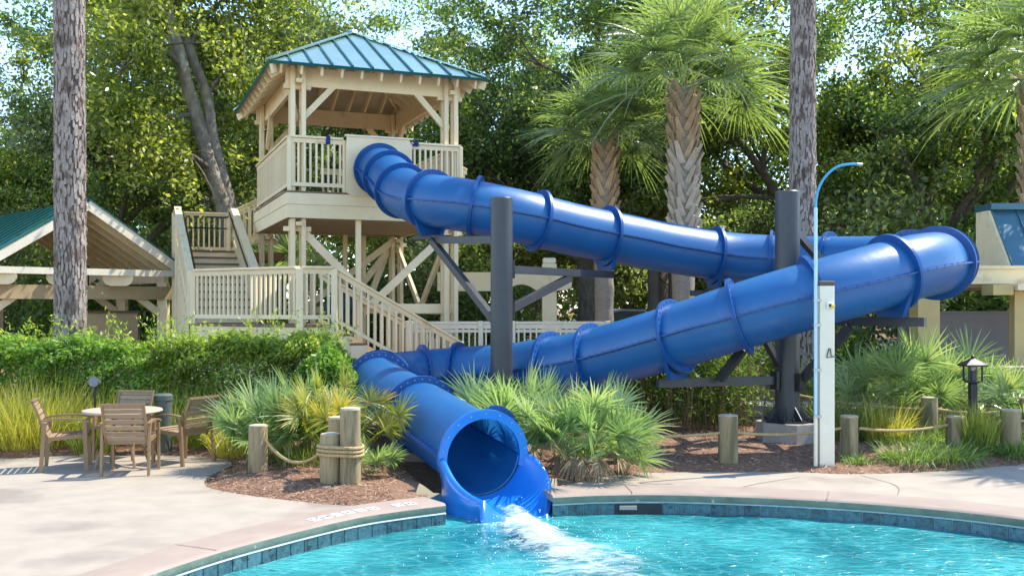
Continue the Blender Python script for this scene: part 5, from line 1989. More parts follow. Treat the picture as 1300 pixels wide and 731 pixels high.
# bright lower trees past the car park
FARM = oak_mesh(120, 8.5, 3.8, G_FAR, 120, 150, (0.26, 0.13), low=0.14, trunk_r=0.16)
for i, (lb, x, y, s) in enumerate([('sunlit pale green tree beyond the cars, left of the thin brown trunks', 5.6, 47, 1.0), ('sunlit pale green tree beyond the cars behind the thin brown trunks', 9.5, 46, 1.05),
                                 ('sunlit pale green tree under the right part of the upper tube', 12.8, 47, 0.95), ('sunlit tree showing between the fence and the tube', 1.2, 50, 1.0), ('pale tree showing above the grey screen wall', 20.5, 45, 0.9)]):
    th = thing('small_tree', lb, 'tree', (x, y, 0.6), i*1.3, 'bright trees beyond the car park')
    th.scale = (s, s, s)
    link('trunk', FARM[0], th)
    link('crown', FARM[1], th)
for i, (x, y, r_) in enumerate(((4.35, 31.5, 0.17), (5.05, 31.8, 0.20))):
    th = thing('bare_trunk', ['thin brown tree trunk under the upper tube, the left one of two', 'darker tree trunk under the upper tube next to the palm trunk'][i], 'tree trunk', (x, y, 0.4), 0, 'thin trunks below the upper tube')
    rough_trunk([(0, 0, 0.15*k) for k in range(30)], [r_]*30, 14, i+40, 0.08, 1.5, 2).build('trunk', M['oak'], th, smooth=True)

# forked oak left of the tower, built to the photograph: two leaning stems
def forked_oak():
    x0, y0 = -7.1, 27.0
    th = thing('forked_oak', 'oak with two leaning mottled trunks and open yellow green crown left of the tower', 'oak tree', (x0, y0, 0.5))
    r = random.Random(77)
    rr = np.random.default_rng(77)
    def px(x, y, d):
        return Vector(((x-650)/1300*d-x0, d-y0, CAM_H-(y-390)/1300*d-0.5))
    stemA = [Vector((0, 0, -0.2)), px(290, 290, 27), px(268, 215, 27), px(250, 150, 27), px(232, 85, 26.8), px(215, 20, 26.6), px(196, -60, 26.4), px(180, -150, 26)]
    stemB = [Vector((0.12, 0.1, -0.2)), px(296, 285, 27.1), px(272, 185, 27.2), px(262, 120, 27.2), px(240, 60, 27.3), px(222, -10, 27.4), px(215, -110, 27.5)]
    for st_, r0 in ((stemA, 0.23), (stemB, 0.19)):
        q = [Vector(v) for v in catmull([s_[:] for s_ in st_], 8)]
        rough_trunk(q, [r0*(1-0.55*i/len(q)) for i in range(len(q))], 16, r0*10, 0.12, 1.6, 1.6).build('trunk', M['oaklight'], th, smooth=True)
    limbs = [[px(248, 145, 27), px(215, 150, 26.6), px(170, 155, 26), px(130, 145, 25.5)], [px(232, 85, 26.8), px(200, 60, 26), px(165, 75, 25.3), px(150, 95, 25)],
             [px(240, 60, 27.3), px(262, 20, 27.5), px(300, -10, 27.6), px(335, -30, 28)], [px(215, 20, 26.6), px(185, -10, 26.4), px(140, -20, 26)], [px(222, -10, 27.4), px(255, -50, 27), px(290, -70, 26.8)],
             [px(262, 120, 27.2), px(285, 90, 27.8), px(310, 60, 28.4), px(330, 20, 29)], [px(268, 215, 27), px(235, 195, 26), px(205, 210, 25.4)]]
    b = MB()
    tips = []
    for lm in limbs:
        q = [Vector(v) for v in catmull([s_[:] for s_ in lm], 5)]
        b.tube(q, [0.085*(1-0.7*i/len(q)) for i in range(len(q))], 7)
        for k in range(9):
            p = q[int(len(q)*r.uniform(0.3, 0.99))]
            e = p+Vector((r.gauss(0, 0.9), r.gauss(0, 0.9), r.gauss(0.1, 0.7)))
            b.tube([p, (p+e)/2+Vector((0, 0, 0.1)), e], [0.03, 0.02, 0.008], 5)
            tips += [e, (p+e)/2]
    b.build('limbs', M['oak'], th, smooth=True)
    for _ in range(90):
        a, e_ = r.uniform(60, 360), r.uniform(-120, 215)
        dpt = r.uniform(27.8, 31.0)
        tips.append(px(a, e_, dpt))
    ce = np.array([t[:] for t in tips])
    P = (ce[:, None, :]+rr.normal(size=(len(ce), 190, 3))*rr.uniform(0.22, 0.55, size=(len(ce), 1, 1))*np.array([1.1, 1.1, 0.65])).reshape(-1, 3)
    # the lower stems are bare: no sprays hang in front of them
    ys_ = np.linspace(300, 60, 9)
    wx_ = P[:, 0]+x0
    wy_ = P[:, 1]+y0
    pxl = 650+wx_/wy_*1300
    pyl = 390-(P[:, 2]+0.5-CAM_H)/wy_*1300
    stem = np.interp(pyl, [20, 85, 150, 215, 290], [222, 238, 258, 270, 292])
    bare = (wy_ < 27.6) & (np.abs(pxl-stem) < 24) & (pyl > 45)
    keep_ = ~bare
    P = P[keep_]
    V, Q = leaf_quads(P, 0.145, 0.08, rr)
    clump = np.repeat(rr.uniform(-0.2, 0.25, len(ce)), 190)[keep_]
    link('crown', fastmesh('crown', V, Q, G_OAK2, np.clip(rr.beta(2.2, 2, len(Q))+clump, 0, 0.999)), th)
forked_oak()

# understorey shrubs closing the view below the crowns
def shrub_mesh(seed, lm, rx, rz_, n=6000, leaf=(0.15, 0.08)):
    rr = np.random.default_rng(seed)
    k = 60
    u = unit(rr.normal(size=(k, 3)))
    u[:, 2] = np.abs(u[:, 2])
    ce = u*np.array([rx, rx, rz_])*rr.uniform(0.5, 1.0, size=(k, 1))
    P = (ce[:, None, :]+rr.normal(size=(k, n//k, 3))*0.24*rx/1.5).reshape(-1, 3)
    P = P[P[:, 2] > 0.02]
    V, Q = leaf_quads(P, leaf[0], leaf[1], rr)
    return fastmesh('foliage', V, Q, lm, rr.beta(2, 2, len(Q)))
SH = [shrub_mesh(201, G_OAK1, 1.7, 3.2, 8000), shrub_mesh(202, G_HEDGE, 1.5, 2.2, 7000), shrub_mesh(203, G_OAK3, 1.9, 3.8, 9000)]
sh_list = [('dark evergreen shrub behind the pavilion roof', -12.2, 29.0, 0, 1.1), ('leafy shrub behind the upper stair landing', -8.2, 27.8, 1, 1.25), ('dark shrub left of the upper stairs, beside the pavilion eave', -9.6, 29.5, 2, 1.0),
           ('shrub seen between the tower posts, left bay', -4.6, 29.0, 0, 1.0), ('shrub seen between the tower braces, right bay', -2.4, 28.2, 2, 0.85), ('shrub between the tower and the left charcoal column', -0.6, 28.5, 0, 0.9),
           ('dark shrub right of the pine, below the right slide loop', 6.2, 21.5, 2, 0.55), ('dark shrub between the white shower post and the yellow pier', 6.0, 19.6, 0, 0.62), ('tall dark shrub behind the slide loop at the right', 9.2, 26.0, 2, 1.2), ('tall dark shrub above the screen wall', 12.4, 25.5, 0, 1.45), ('tall dark shrub behind the blue roof', 15.2, 25.5, 2, 1.3),
           ('low green shrub showing through the fence pickets', 1.1, 22.3, 1, 0.42), ('low green shrub behind the left fence panel', -1.2, 22.0, 1, 0.42), ('low shrub right of the fence end, under the tube', 3.2, 24.5, 0, 0.32), ('low shrub behind the right charcoal column', 4.4, 24.0, 0, 0.34),
           ('dark shrub at the far left behind the pavilion', -16.0, 30.5, 2, 1.1), ('leafy shrub against the left side of the tower', -6.9, 25.6, 1, 0.8), ('shrub behind the bamboo by the slide column', 3.0, 19.6, 1, 0.45)]
for i, (lb, x, y, k, s) in enumerate(sh_list):
    th = thing('evergreen_shrub', lb, 'shrub', (x, y, 0.45 if y > 19 else 0.1), i*1.9, 'shrubs below the trees')
    th.scale = (s, s, s)
    link('foliage', SH[k], th)
# far wooded edge that closes the horizon
def woods():
    rr = np.random.default_rng(300)
    n = 150000
    a = rr.uniform(-60, 60, n)
    hmax = 18+2*np.sin(a*0.35)+2*np.sin(a*0.9+1)-8*np.exp(-((a+4)/6.0)**2)-9*np.clip((-a-22)/6, 0, 1)-8*np.clip((a-4)/5, 0, 1)
    z = rr.random(n)**0.8*hmax
    z = np.where((a > 3) & (a < 15), z*0.9, z)
    P = np.stack([a, 66+rr.normal(size=n)*2.0+0.006*a*a*0, z+0.5], -1)
    V, Q = leaf_quads(P, 0.48, 0.28, rr)
    o = link('far_woods', fastmesh('far_woods', V, Q, G_OAK1, rr.beta(2, 2, len(Q))))
    tag(o, 'distant mass of woodland closing the view behind all other trees', 'woods')
    o['kind'] = 'stuff'
woods()

# ------------------------------------------------------------ fan leaves, palms, palmettos
def fan_parts(O, dirv, upv, Rl, nl, droop, width, rr, spreadang=115, fold=0.25, hue0=0.5):
    """one fan leaf: hub O, facing dirv; leaflets in the plane of dirv and side"""
    d = unit(np.array(dirv, float))
    upv = np.array(upv, float)
    s = unit(np.cross(d, upv))
    nrm = np.cross(s, d)
    an = np.radians(np.linspace(-spreadang, spreadang, nl)+rr.normal(size=nl)*2.0)
    D = d[None]*np.cos(an)[:, None]+s[None]*np.sin(an)[:, None]+nrm[None]*(fold*np.abs(np.sin(an)))[:, None]
    L = Rl*(1-0.30*(np.abs(an)/np.radians(spreadang))**2)*rr.uniform(0.88, 1.08, nl)
    sidev = np.cross(D, nrm[None]+0.35*rr.normal(size=(nl, 3)))
    P = np.repeat(np.array(O, float)[None], nl, 0)
    V, Q, k = blades(P, D, L, np.full(nl, width)*rr.uniform(0.85, 1.15, nl), droop*rr.uniform(0.6, 1.4, nl), 3, sidev, rr)
    H = np.clip(hue0+rr.normal(size=nl)*0.14, 0, 0.999)
    return V, Q, np.repeat(H, k)
def stalk_part(p, q, wd, rr, hue, sag=0.0):
    P = np.array([p], float)
    D = np.array([np.array(q)-np.array(p)], float)
    L = np.linalg.norm(D, axis=1)
    out = []
    for sv in ((1, 0.3, 0), (-0.3, 1, 0.4)):
        V, Q, k = blades(P, D, L, np.array([wd]), np.array([sag]), 3, np.array([sv], float), rr)
        out.append((V, Q, np.full(k, hue)))
    return out

def sabal(label, x, y, base_z, height, r0, crown_r, seed, nfr=34, lean=(0, 0), boots=(0.45, 1.0), grey=False, mat_=None):
    th = thing('sabal_palm', label, 'palm tree', (x, y, base_z), 0, 'sabal palms')
    r = random.Random(seed)
    rr = np.random.default_rng(seed)
    n = 46
    pts = [(lean[0]*(i/n)**1.5, lean[1]*(i/n)**1.5, height*i/n) for i in range(n+1)]
    rads = [r0*(0.92+0.10*math.sin(i*0.9)*0.3+(0.35*math.exp(-i*height/n/0.3))) for i in range(n+1)]
    rough_trunk(pts, rads, 22, seed, 0.05, 4.0, 1.5).build('trunk', M['palmbark'], th, smooth=True)
    # leaf-base boots in a criss-cross
    bm_ = MB()
    L_ = 0.42
    bm_.add([(-0.075, 0, 0), (0.075, 0, 0), (0.055, 0.05, L_*0.45), (-0.055, 0.05, L_*0.45), (-0.035, 0.125, L_*0.95), (0.035, 0.125, L_*0.95),
             (-0.06, -0.05, 0), (0.06, -0.05, 0), (0.045, 0.0, L_*0.45), (-0.045, 0.0, L_*0.45), (-0.028, 0.09, L_), (0.028, 0.09, L_)],
            [(0, 1, 2, 3), (3, 2, 5, 4), (7, 6, 9, 8), (8, 9, 10, 11), (0, 3, 9, 6), (3, 4, 10, 9), (1, 7, 8, 2), (2, 8, 11, 5), (4, 5, 11, 10), (0, 6, 7, 1)])
    bme = bm_.mesh('boot', M['bootgrey'] if grey else M['boot'])
    bme2 = bme if not grey else bm_.mesh('boot', M['boot'])
    z0, z1 = height*boots[0], height*boots[1]
    nrow = int((z1-z0)/0.145)
    for i in range(nrow):
        t = (z0+(z1-z0)*i/nrow)/height
        cx_, cy_ = lean[0]*t**1.5, lean[1]*t**1.5
        for k in range(7):
            a = 2*PI*(k+0.5*(i % 2))/7+r.uniform(-.08, .08)
            rad = r0*0.93
            sg = 0.38 if (i+k) % 2 else -0.38
            o = link('boot', bme2 if i > nrow*0.6 else bme, th, (cx_+math.cos(a)*rad, cy_+math.sin(a)*rad, height*t-0.1), (r.uniform(-.1, .06), sg*r.uniform(0.6, 1.1), a-PI/2))
            s_ = r0/0.24*r.uniform(0.85, 1.1)
            o.scale = (s_, s_, s_)
    top = np.array([lean[0], lean[1], height])
    parts = []
    for i in range(nfr):
        a = i*2.399963+r.uniform(-.2, .2)
        f = (i+0.5)/nfr
        el = R(86-100*f**0.9)+r.uniform(-.12, .12)
        Lp = crown_r*r.uniform(0.48, 0.62)
        d = np.array([math.cos(a)*math.cos(el), math.sin(a)*math.cos(el), math.sin(el)])
        hub = top+d*Lp*1.0+np.array([0, 0, 0.12-0.10*Lp*max(0, math.cos(el))])
        parts += stalk_part(top, hub, 0.035, rr, 0.55)
        hue0 = 0.62-0.25*f+r.uniform(-.12, .12)
        dl = unit(d+np.array([0, 0, -0.28]))
        parts.append(fan_parts(hub, dl, (r.gauss(0, .3), r.gauss(0, .3), 1), crown_r*r.uniform(0.58, 0.72), 36, 0.36 if f > .25 else 0.20, 0.046, rr, 125, 0.35, hue0))
    V, Q, H = join(parts)
    link('crown', fastmesh('crown', V, Q, mat_ or G_PALM, H), th)
    # dry boots and hanging thatch under the crown
    parts = []
    for i in range(16):
        a = r.uniform(0, 2*PI)
        d = np.array([math.cos(a), math.sin(a), r.uniform(-0.3, 0.9)])
        parts += stalk_part(top-np.array([0, 0, 0.2]), top+d*r.uniform(0.3, 0.6)*np.array([1, 1, 0.8]), 0.07, rr, 0.5)
    V, Q, H = join(parts)
    link('dead_stalks', fastmesh('dead_stalks', V, Q, G_DEAD, H), th)
    return th
sabal('shorter sabal palm with shaggy brown trunk, the left of the middle pair', 2.18, 24.2, 0.5, 5.35, 0.245, 1.75, 11, 32, (-0.0, 0))
sabal('taller sabal palm with criss-cross grey trunk, the right of the middle pair', 3.85, 23.0, 0.5, 6.35, 0.27, 2.45, 12, 36, (-0.02, 0), (0.38, 1.0), True)
sabal('sabal palm cut by the right edge above the blue roof', 10.5, 20.5, 0.4, 6.1, 0.25, 2.35, 13, 36, (0.0, 0))
sabal('sabal palm standing just outside the right edge, throwing leaf shadow on the deck', 10.6, 14.0, 0.05, 5.6, 0.22, 1.6, 14, 18, (0.0, 0))

def palmetto(label, x, y, rad, nfan, seed, hgt=0.75, lm=None, fan=0.48, hue=0.55, dead=3, zb=None, lean=0.0, w_=0.026, nl=26, group='palmetto clumps'):
    zb = ground_h(x, y) if zb is None else zb
    th = thing('palmetto', label, 'palmetto', (x, y, zb), 0, group)
    r = random.Random(seed)
    rr = np.random.default_rng(seed)
    parts = []
    for i in range(nfan):
        a = r.uniform(0, 2*PI)
        f = math.sqrt((i+0.5)/nfan)
        el = R(86-52*f)+r.uniform(-.1, .1)
        base_ = np.array([r.gauss(0, rad*0.22), r.gauss(0, rad*0.22), 0.02])
        d = np.array([math.cos(a)*math.cos(el)+lean, math.sin(a)*math.cos(el), math.sin(el)])
        d = unit(d)
        Lp = hgt*r.uniform(0.55, 1.0)
        hub = base_+d*Lp
        hub[2] = max(hub[2], 0.12)
        parts += stalk_part(base_, hub, 0.016, rr, 0.4)
        dl = unit(d+np.array([0, 0, r.uniform(-0.15, 0.55)]))
        # the blade plane is turned towards the light at random
        up_ = np.array([r.gauss(0, .6), r.gauss(0, .6)-0.2, 1.0])
        parts.append(fan_parts(hub, dl, up_, fan*r.uniform(0.75, 1.15), nl, 0.06+0.16*f, w_, rr, r.uniform(85, 120), 0.20, min(max(hue+r.gauss(0, .16), 0.05), 0.9)))
    V, Q, H = join(parts)
    cen = V[Q].mean(1)+np.array([x, y, zb])
    pp_ = np.array([p[:] for p in PATH[::3]])
    far_ = np.array([np.min(np.sum((pp_-c)**2, 1)) for c in cen]) > 0.48**2 if y < 14 and abs(x) < 2.0 else np.ones(len(cen), bool)
    Q, H = Q[far_], H[far_]
    link('fans', fastmesh('fans', V, Q, lm or G_PALMETTO, H), th)
    parts = []
    for i in range(dead):
        a = r.uniform(PI, 2*PI)
        base_ = np.array([r.gauss(0, rad*0.3), r.gauss(0, rad*0.3), 0.15])
        d = np.array([math.cos(a)*0.7, math.sin(a)*0.7, 0.25])
        hub = base_+d*rad*0.7
        parts += stalk_part(base_, hub, 0.018, rr, 0.3)
        parts.append(fan_parts(hub, unit(np.array([d[0], d[1], -0.5])), (0, 0, 1), fan*0.6, 16, 0.6, 0.03, rr, 60, 0.1, 0.4))
    if parts:
        V, Q, H = join(parts)
        link('dead_fans', fastmesh('dead_fans', V, Q, G_DEAD, H), th)
    return th
palmetto('large bright palmetto clump right of the slide mouth, dead leaves at its foot', 0.80, 11.85, 0.38, 46, 31, 0.92, fan=0.50, dead=6, hue=0.60, w_=0.030, lean=0.03)
palmetto('palmetto clump directly in front of the left charcoal column', 0.10, 12.9, 0.4, 38, 32, 0.92, fan=0.60, hue=0.58, dead=2)
palmetto('palmetto spilling over the rope right of the large clump', 1.22, 12.0, 0.24, 9, 33, 0.42, fan=0.40, hue=0.66, dead=3, lean=0.35)
palmetto('big palmetto at the left behind the single piling', -2.85, 12.5, 0.32, 34, 34, 0.72, fan=0.52, hue=0.52, dead=2, w_=0.030)
palmetto('palmetto between the pilings and the hedge', -2.45, 13.1, 0.35, 24, 35, 0.85, fan=0.56, hue=0.50, dead=2)
palmetto('yellowing palmetto beside the last slide tube behind the pilings', -2.02, 12.05, 0.16, 22, 36, 1.02, G_PYEL, fan=0.40, hue=0.60, dead=4)
palmetto('small palmetto at the foot of the tall piling', -1.62, 11.55, 0.18, 11, 37, 0.30, fan=0.26, hue=0.62, dead=3)
palmetto('large palmetto behind the lantern post, left half of the right bed', 5.95, 15.6, 0.55, 40, 38, 1.12, fan=0.66, hue=0.58, dead=3, w_=0.032)
palmetto('tall palmetto in front of the yellow pier', 6.75, 16.3, 0.5, 34, 39, 1.20, fan=0.66, hue=0.55, dead=2, w_=0.032)
palmetto('palmetto right of the path lantern in front of the cabinet', 7.25, 14.8, 0.4, 20, 40, 0.70, fan=0.52, hue=0.6, dead=2)
palmetto('palmetto at the back of the right bed near the slide loop', 5.2, 16.9, 0.4, 20, 41, 0.8, fan=0.5, hue=0.5, dead=1)
palmetto('wild palmetto behind the upper stairs beside the forked oak', -6.35, 26.3, 0.5, 26, 42, 2.2, fan=0.95, hue=0.62, dead=0, w_=0.05, zb=1.6)

# ------------------------------------------------------------ grasses, lilyturf, bamboo, hedge
def grass(label, x, y, rad, n, h, seed, lm, cat='ornamental grass', w_=0.010, droop=0.45, spreadk=0.35, group='clumps of ornamental grass', seg=4):
    zb = ground_h(x, y)
    th = thing('grass_clump', label, cat, (x, y, zb), 0, group)
    rr = np.random.default_rng(seed)
    a = rr.uniform(0, 2*PI, n)
    q = np.sqrt(rr.random(n))*rad
    P = np.stack([np.cos(a)*q, np.sin(a)*q, np.zeros(n)], -1)
    b_ = rr.uniform(0, 2*PI, n)
    D = np.stack([np.cos(a)*q/rad*spreadk+np.cos(b_)*0.22, np.sin(a)*q/rad*spreadk+np.sin(b_)*0.22, np.ones(n)], -1)
    V, Q, k = blades(P, D, h*rr.uniform(0.55, 1.12, n), np.full(n, w_)*rr.uniform(0.6, 1.3, n), droop*rr.uniform(0.2, 1.6, n), seg, None, rr)
    link('blades', fastmesh('blades', V, Q, lm, np.repeat(rr.beta(2, 2, n), k)), th)
    return th
grass('big golden grass clump behind the leftmost chair', -6.55, 13.95, 0.62, 1900, 1.15, 51, G_GRASSY)
grass('golden grass at the left edge of the picture', -7.6, 14.3, 0.6, 1400, 1.1, 52, G_GRASSY)
grass('golden green grass between the left clump and the table', -5.75, 14.25, 0.42, 900, 0.95, 53, G_GRASSY)
grass('green grass tuft behind the table', -4.9, 14.35, 0.35, 600, 1.0, 54, G_GRASS)
grass('low green grass round the spotlight stake', -5.55, 13.62, 0.26, 420, 0.72, 65, G_GRASS)
grass('green grass tuft right of the utility pedestal', -4.15, 13.95, 0.34, 700, 0.95, 55, G_GRASS)
grass('tall green grass in front of the lighter hedge', -3.75, 14.2, 0.4, 800, 1.05, 56, G_GRASS)
grass('drying grass beside the big left palmetto', -3.6, 13.35, 0.3, 600, 0.75, 57, G_GRASSY)
grass('green grass under the palmettos near the pilings', -2.35, 12.35, 0.45, 600, 0.5, 58, G_GRASS)
grass('tall pale grass just right of the white shower post', 4.75, 14.6, 0.28, 650, 0.95, 59, G_GRASS)
grass('second tall grass right of the white shower post', 5.2, 14.3, 0.24, 500, 0.85, 60, G_GRASSY)
grass('upright golden green grass round the path lantern', 6.02, 13.2, 0.16, 420, 0.75, 61, G_GRASS, droop=0.12, spreadk=0.15)
grass('green grass at the foot of the palmettos in the right bed', 6.3, 14.9, 0.6, 900, 0.55, 62, G_GRASS)
grass('feathery grass behind the slide column, left of the bamboo gap', 3.3, 16.7, 0.3, 500, 0.9, 63, G_GRASS)
grass('light grass between the right column and the path', 4.45, 16.2, 0.35, 500, 0.7, 64, G_GRASS)
def liriope(label, x, y, rad, n, seed, h=0.42):
    return grass(label, x, y, rad, n, h, seed, G_LIRI, 'lilyturf', 0.012, 0.85, 0.75, 'lilyturf edging the right bed')
liriope('wide lilyturf clump left part of the strip in front of the short pilings', 4.90, 12.62, 0.34, 620, 71)
liriope('wide lilyturf clump in the middle of the strip in front of the short pilings', 5.35, 12.72, 0.36, 640, 72)
liriope('lilyturf clump directly in front of the first short piling', 5.65, 13.0, 0.30, 420, 73, 0.36)
liriope('lilyturf clump at the right edge of the picture', 6.55, 13.15, 0.36, 640, 74)
liriope('small dark lilyturf tuft at the foot of the white shower post', 4.22, 12.55, 0.16, 200, 75, 0.26)
liriope('lilyturf below the palmettos of the right bed', 5.55, 14.2, 0.5, 700, 76, 0.5)
liriope('lilyturf right of the path lantern', 6.75, 14.3, 0.5, 650, 77, 0.5)
liriope('lilyturf behind the dark back piling', 6.1, 14.2, 0.4, 500, 78, 0.45)

def bamboo(label, x0, x1, y, seed, n=120, h=1.5):
    th = thing('bamboo_clump', label, 'bamboo', ((x0+x1)/2, y, 0.05), 0)
    rr = np.random.default_rng(seed)
    X = rr.uniform(x0, x1, n)-(x0+x1)/2
    Y = rr.normal(size=n)*0.3
    P = np.stack([X, Y, np.zeros(n)], -1)
    D = np.stack([rr.normal(size=n)*0.07, rr.normal(size=n)*0.07, np.ones(n)], -1)
    hs = h*rr.uniform(0.7, 1.1, n)
    parts = []
    for sv in ((1, 0, 0), (0, 1, 0)):
        V, Q, k = blades(P, D, hs, np.full(n, 0.016), np.full(n, 0.0), 3, np.repeat(np.array([sv], float), n, 0), rr)
        parts.append((V, Q, np.repeat(rr.uniform(0.2, 0.8, n), k)))
    V, Q, H = join(parts)
    link('canes', fastmesh('canes', V, Q, G_DEAD, H*0.6), th)
    m_ = 9500
    i = rr.integers(0, n, m_)
    t = rr.random(m_)**0.55
    Pl = P[i]+D[i]*(hs[i]*t)[:, None]+rr.normal(size=(m_, 3))*np.array([0.13, 0.13, 0.08])
    Pl = Pl[Pl[:, 2] > 0.10]
    V, Q = leaf_quads(Pl, 0.12, 0.026, rr, 0.5)
    link('foliage', fastmesh('foliage', V, Q, G_BAMBOO, rr.beta(2, 2, len(Q))), th)
bamboo('bamboo thicket under the lower tube left of the right column', 1.80, 3.70, 16.05, 81, 170, 1.35)
bamboo('bamboo behind the palmetto under the middle of the lower tube', 0.2, 1.75, 16.9, 82, 90, 0.75)

def hedge(label, x0, x1, y0, y1, h, seed, lm, n, sprays=60, endround=0.3):
    th = thing('clipped_hedge', label, 'hedge', ((x0+x1)/2, y0, 0.05), 0, 'hedges below the tower stairs')
    rr = np.random.default_rng(seed)
    # leaves on bumpy outer skin and some inside
    X = rr.uniform(x0, x1, n)
    u = rr.random(n)
    depth = np.abs(rr.normal(size=n))*0.13
    bump = 0.10*np.sin(X*5.1+seed)+0.08*np.sin(X*11.7+1)+0.05*np.sin(X*23)
    hh = h+0.5*bump+0.05*rr.normal(size=n)
    er = np.minimum(np.clip((X-x0)/endround, 0, 1), np.clip((x1-X)/endround, 0, 1))**0.5
    hh = hh*(0.45+0.55*er)
    front = u < 0.58
    Z = np.where(front, rr.uniform(0.05, 1.0, n)*hh, hh-depth)
    bul = 0.10*np.sin(Z*7+X*3.3)+0.10*np.sin(Z*13-X*6.1)
    Yf = y0+depth+bul*0.7+0.35*np.clip(Z/hh-0.75, 0, 1)**1.5
    Y = np.where(front, Yf, rr.uniform(y0+0.12, y1, n))
    P = np.stack([X-(x0+x1)/2, Y-y0, Z], -1)
    dirs = np.stack([rr.normal(size=n)*0.6, np.where(front, -0.7, -0.1), np.where(front, -0.2, 0.5)], -1)
    V, Q = leaf_quads(P, 0.088, 0.036, rr, 0.25, None, dirs)
    hue = np.clip(rr.beta(2, 2, n)+0.10*np.sin(X*4+Z*5), 0, 0.999)
    link('foliage', fastmesh('foliage', V, Q, lm, hue), th)
    b = MB()
    for i in range(int((x1-x0)/0.12)):
        x = x0+0.06+i*0.12-(x0+x1)/2+rr.normal()*0.02
        b.tube([(x, 0.35, 0), (x+rr.normal()*0.06, 0.35, h*0.5), (x+rr.normal()*0.12, 0.40, h*0.78)], [0.016, 0.012, 0.006], 5)
    b.build('stems', M['oak'], th)
    # long new shoots standing above the clipped top
    if sprays:
        k = sprays
        P = np.stack([rr.uniform(x0, x1, k)-(x0+x1)/2, rr.uniform(0.15, y1-y0, k), np.full(k, h*0.85)], -1)
        D = np.stack([rr.normal(size=k)*0.35, rr.normal(size=k)*0.3, np.ones(k)], -1)
        L = rr.uniform(0.3, 0.95, k)
        parts = []
        V, Q, s_ = blades(P, D, L, np.full(k, 0.010), np.full(k, 0.25), 3, None, rr)
        parts.append((V, Q, np.full(len(Q), 0.85)))
        m_ = k*14
        i = np.repeat(np.arange(k), 14)
        t = rr.uniform(0.3, 1.0, m_)
        Du = unit(D)
        Pl = P[i]+Du[i]*(L[i]*t)[:, None]+rr.normal(size=(m_, 3))*0.035
        Pl[:, 2] -= 0.25*L[i]*t*t
        V, Q = leaf_quads(Pl, 0.085, 0.022, rr)
        parts.append((V, Q, rr.uniform(0.5, 0.99, len(Q))))
        V, Q, H = join(parts)
        link('shoots', fastmesh('shoots', V, Q, G_HEDGE2, H), th)
hedge('dark green clipped hedge behind the golden grass and table', -9.6, -5.35, 14.9, 15.9, 1.36, 91, G_HEDGE, 30000, 70)
hedge('lighter green hedge in front of the lower tower deck', -5.45, -2.55, 14.95, 15.95, 1.40, 92, G_HEDGE2, 22000, 110)
hedge('rounded green shrub at the right end of the hedge by the bottom steps', -3.2, -2.15, 14.6, 15.7, 1.38, 93, G_HEDGE, 11000, 6, 0.6)
# ------------------------------------------------------------ pilings and rope
def piling(label, x, y, r_, top, seed, group='wooden pilings'):
    zb = ground_h(x, y)
    th = thing('wooden_piling', label, 'piling', (x, y, zb-0.15), random.Random(seed).uniform(0, 6), group)
    h = top-zb+0.15
    n = 18
    pts = [(0, 0, h*i/n) for i in range(n+1)]
    b = rough_trunk(pts, [r_*(1.03-0.05*i/n) for i in range(n+1)], 24, seed, 0.05, 1.2, 1.3)
    b.build('shaft', M['piling'], th, smooth=True)
    b = MB()
    b.lathe([(r_*0.985, h-0.012), (r_*0.95, h+0.008), (r_*0.55, h+0.016), (0.0, h+0.018)], 24)
    b.build('end_grain', M['endgrain'], th, smooth='auto')
    return th
piling('shortest piling of the rope-bound group of three, front left', -1.955, 11.02, 0.108, 0.585, 1)
piling('tallest piling of the rope-bound group of three', -1.735, 10.98, 0.112, 0.865, 2)
piling('middle height piling at the back of the rope-bound group of three', -1.92, 11.25, 0.10, 0.74, 3)
piling('single piling under the palmetto leaves, left end of the hanging rope', -2.90, 11.70, 0.108, 0.60, 4)
piling('round topped piling at the deck edge between palmetto and concrete footing', 2.66, 12.60, 0.122, 0.62, 5)
piling('piling half hidden behind the white shower post', 4.28, 13.0, 0.115, 0.57, 6)
piling('short piling in the lilyturf left of the path lantern', 5.78, 13.35, 0.118, 0.53, 7)
piling('short piling right of the path lantern', 6.55, 13.45, 0.130, 0.60, 8)
piling('dark taller piling behind the lilyturf, left of the path lantern', 5.95, 14.6, 0.115, 0.66, 9)
piling('piling at the right edge bound with rope', 7.35, 14.55, 0.125, 0.66, 10)
piling('hidden piling beneath the big palmetto right of the slide mouth', 1.33, 12.45, 0.10, 0.50, 11)

def rope_obj(label, segs, rad=0.019, group='manila ropes strung between pilings'):
    """segs: list of centre lines; each is laid as three twisted strands"""
    x, y, z = segs[0][0]
    th = thing('manila_rope', label, 'rope', (x, y, 0), 0, group)
    for k in range(3):
        b = MB()
        for pts in segs:
            P = [Vector(p) for p in pts]
            # resample
            L_ = [0]
            for i in range(1, len(P)):
                L_.append(L_[-1]+(P[i]-P[i-1]).length)
            n = max(8, int(L_[-1]/0.022))
            q = []
            j = 0
            for i in range(n+1):
                d = L_[-1]*i/n
                while j < len(P)-2 and L_[j+1] < d:
                    j += 1
                t = (d-L_[j])/max(L_[j+1]-L_[j], 1e-6)
                c = P[j].lerp(P[j+1], min(max(t, 0), 1))
                T = (P[j+1]-P[j]).normalized()
                s = T.cross(Vector((0, 0, 1)))
                if s.length < 1e-4:
                    s = Vector((1, 0, 0))
                s.normalize()
                u = s.cross(T)
                a = 2*PI*k/3+d/0.105*2*PI
                q.append(c+(s*math.cos(a)+u*math.sin(a))*rad*0.52)
            b.tube(q, rad*0.60, 5, cap=False)
        b.build('strand', M['rope'], th, smooth=True, world=True)
    return th
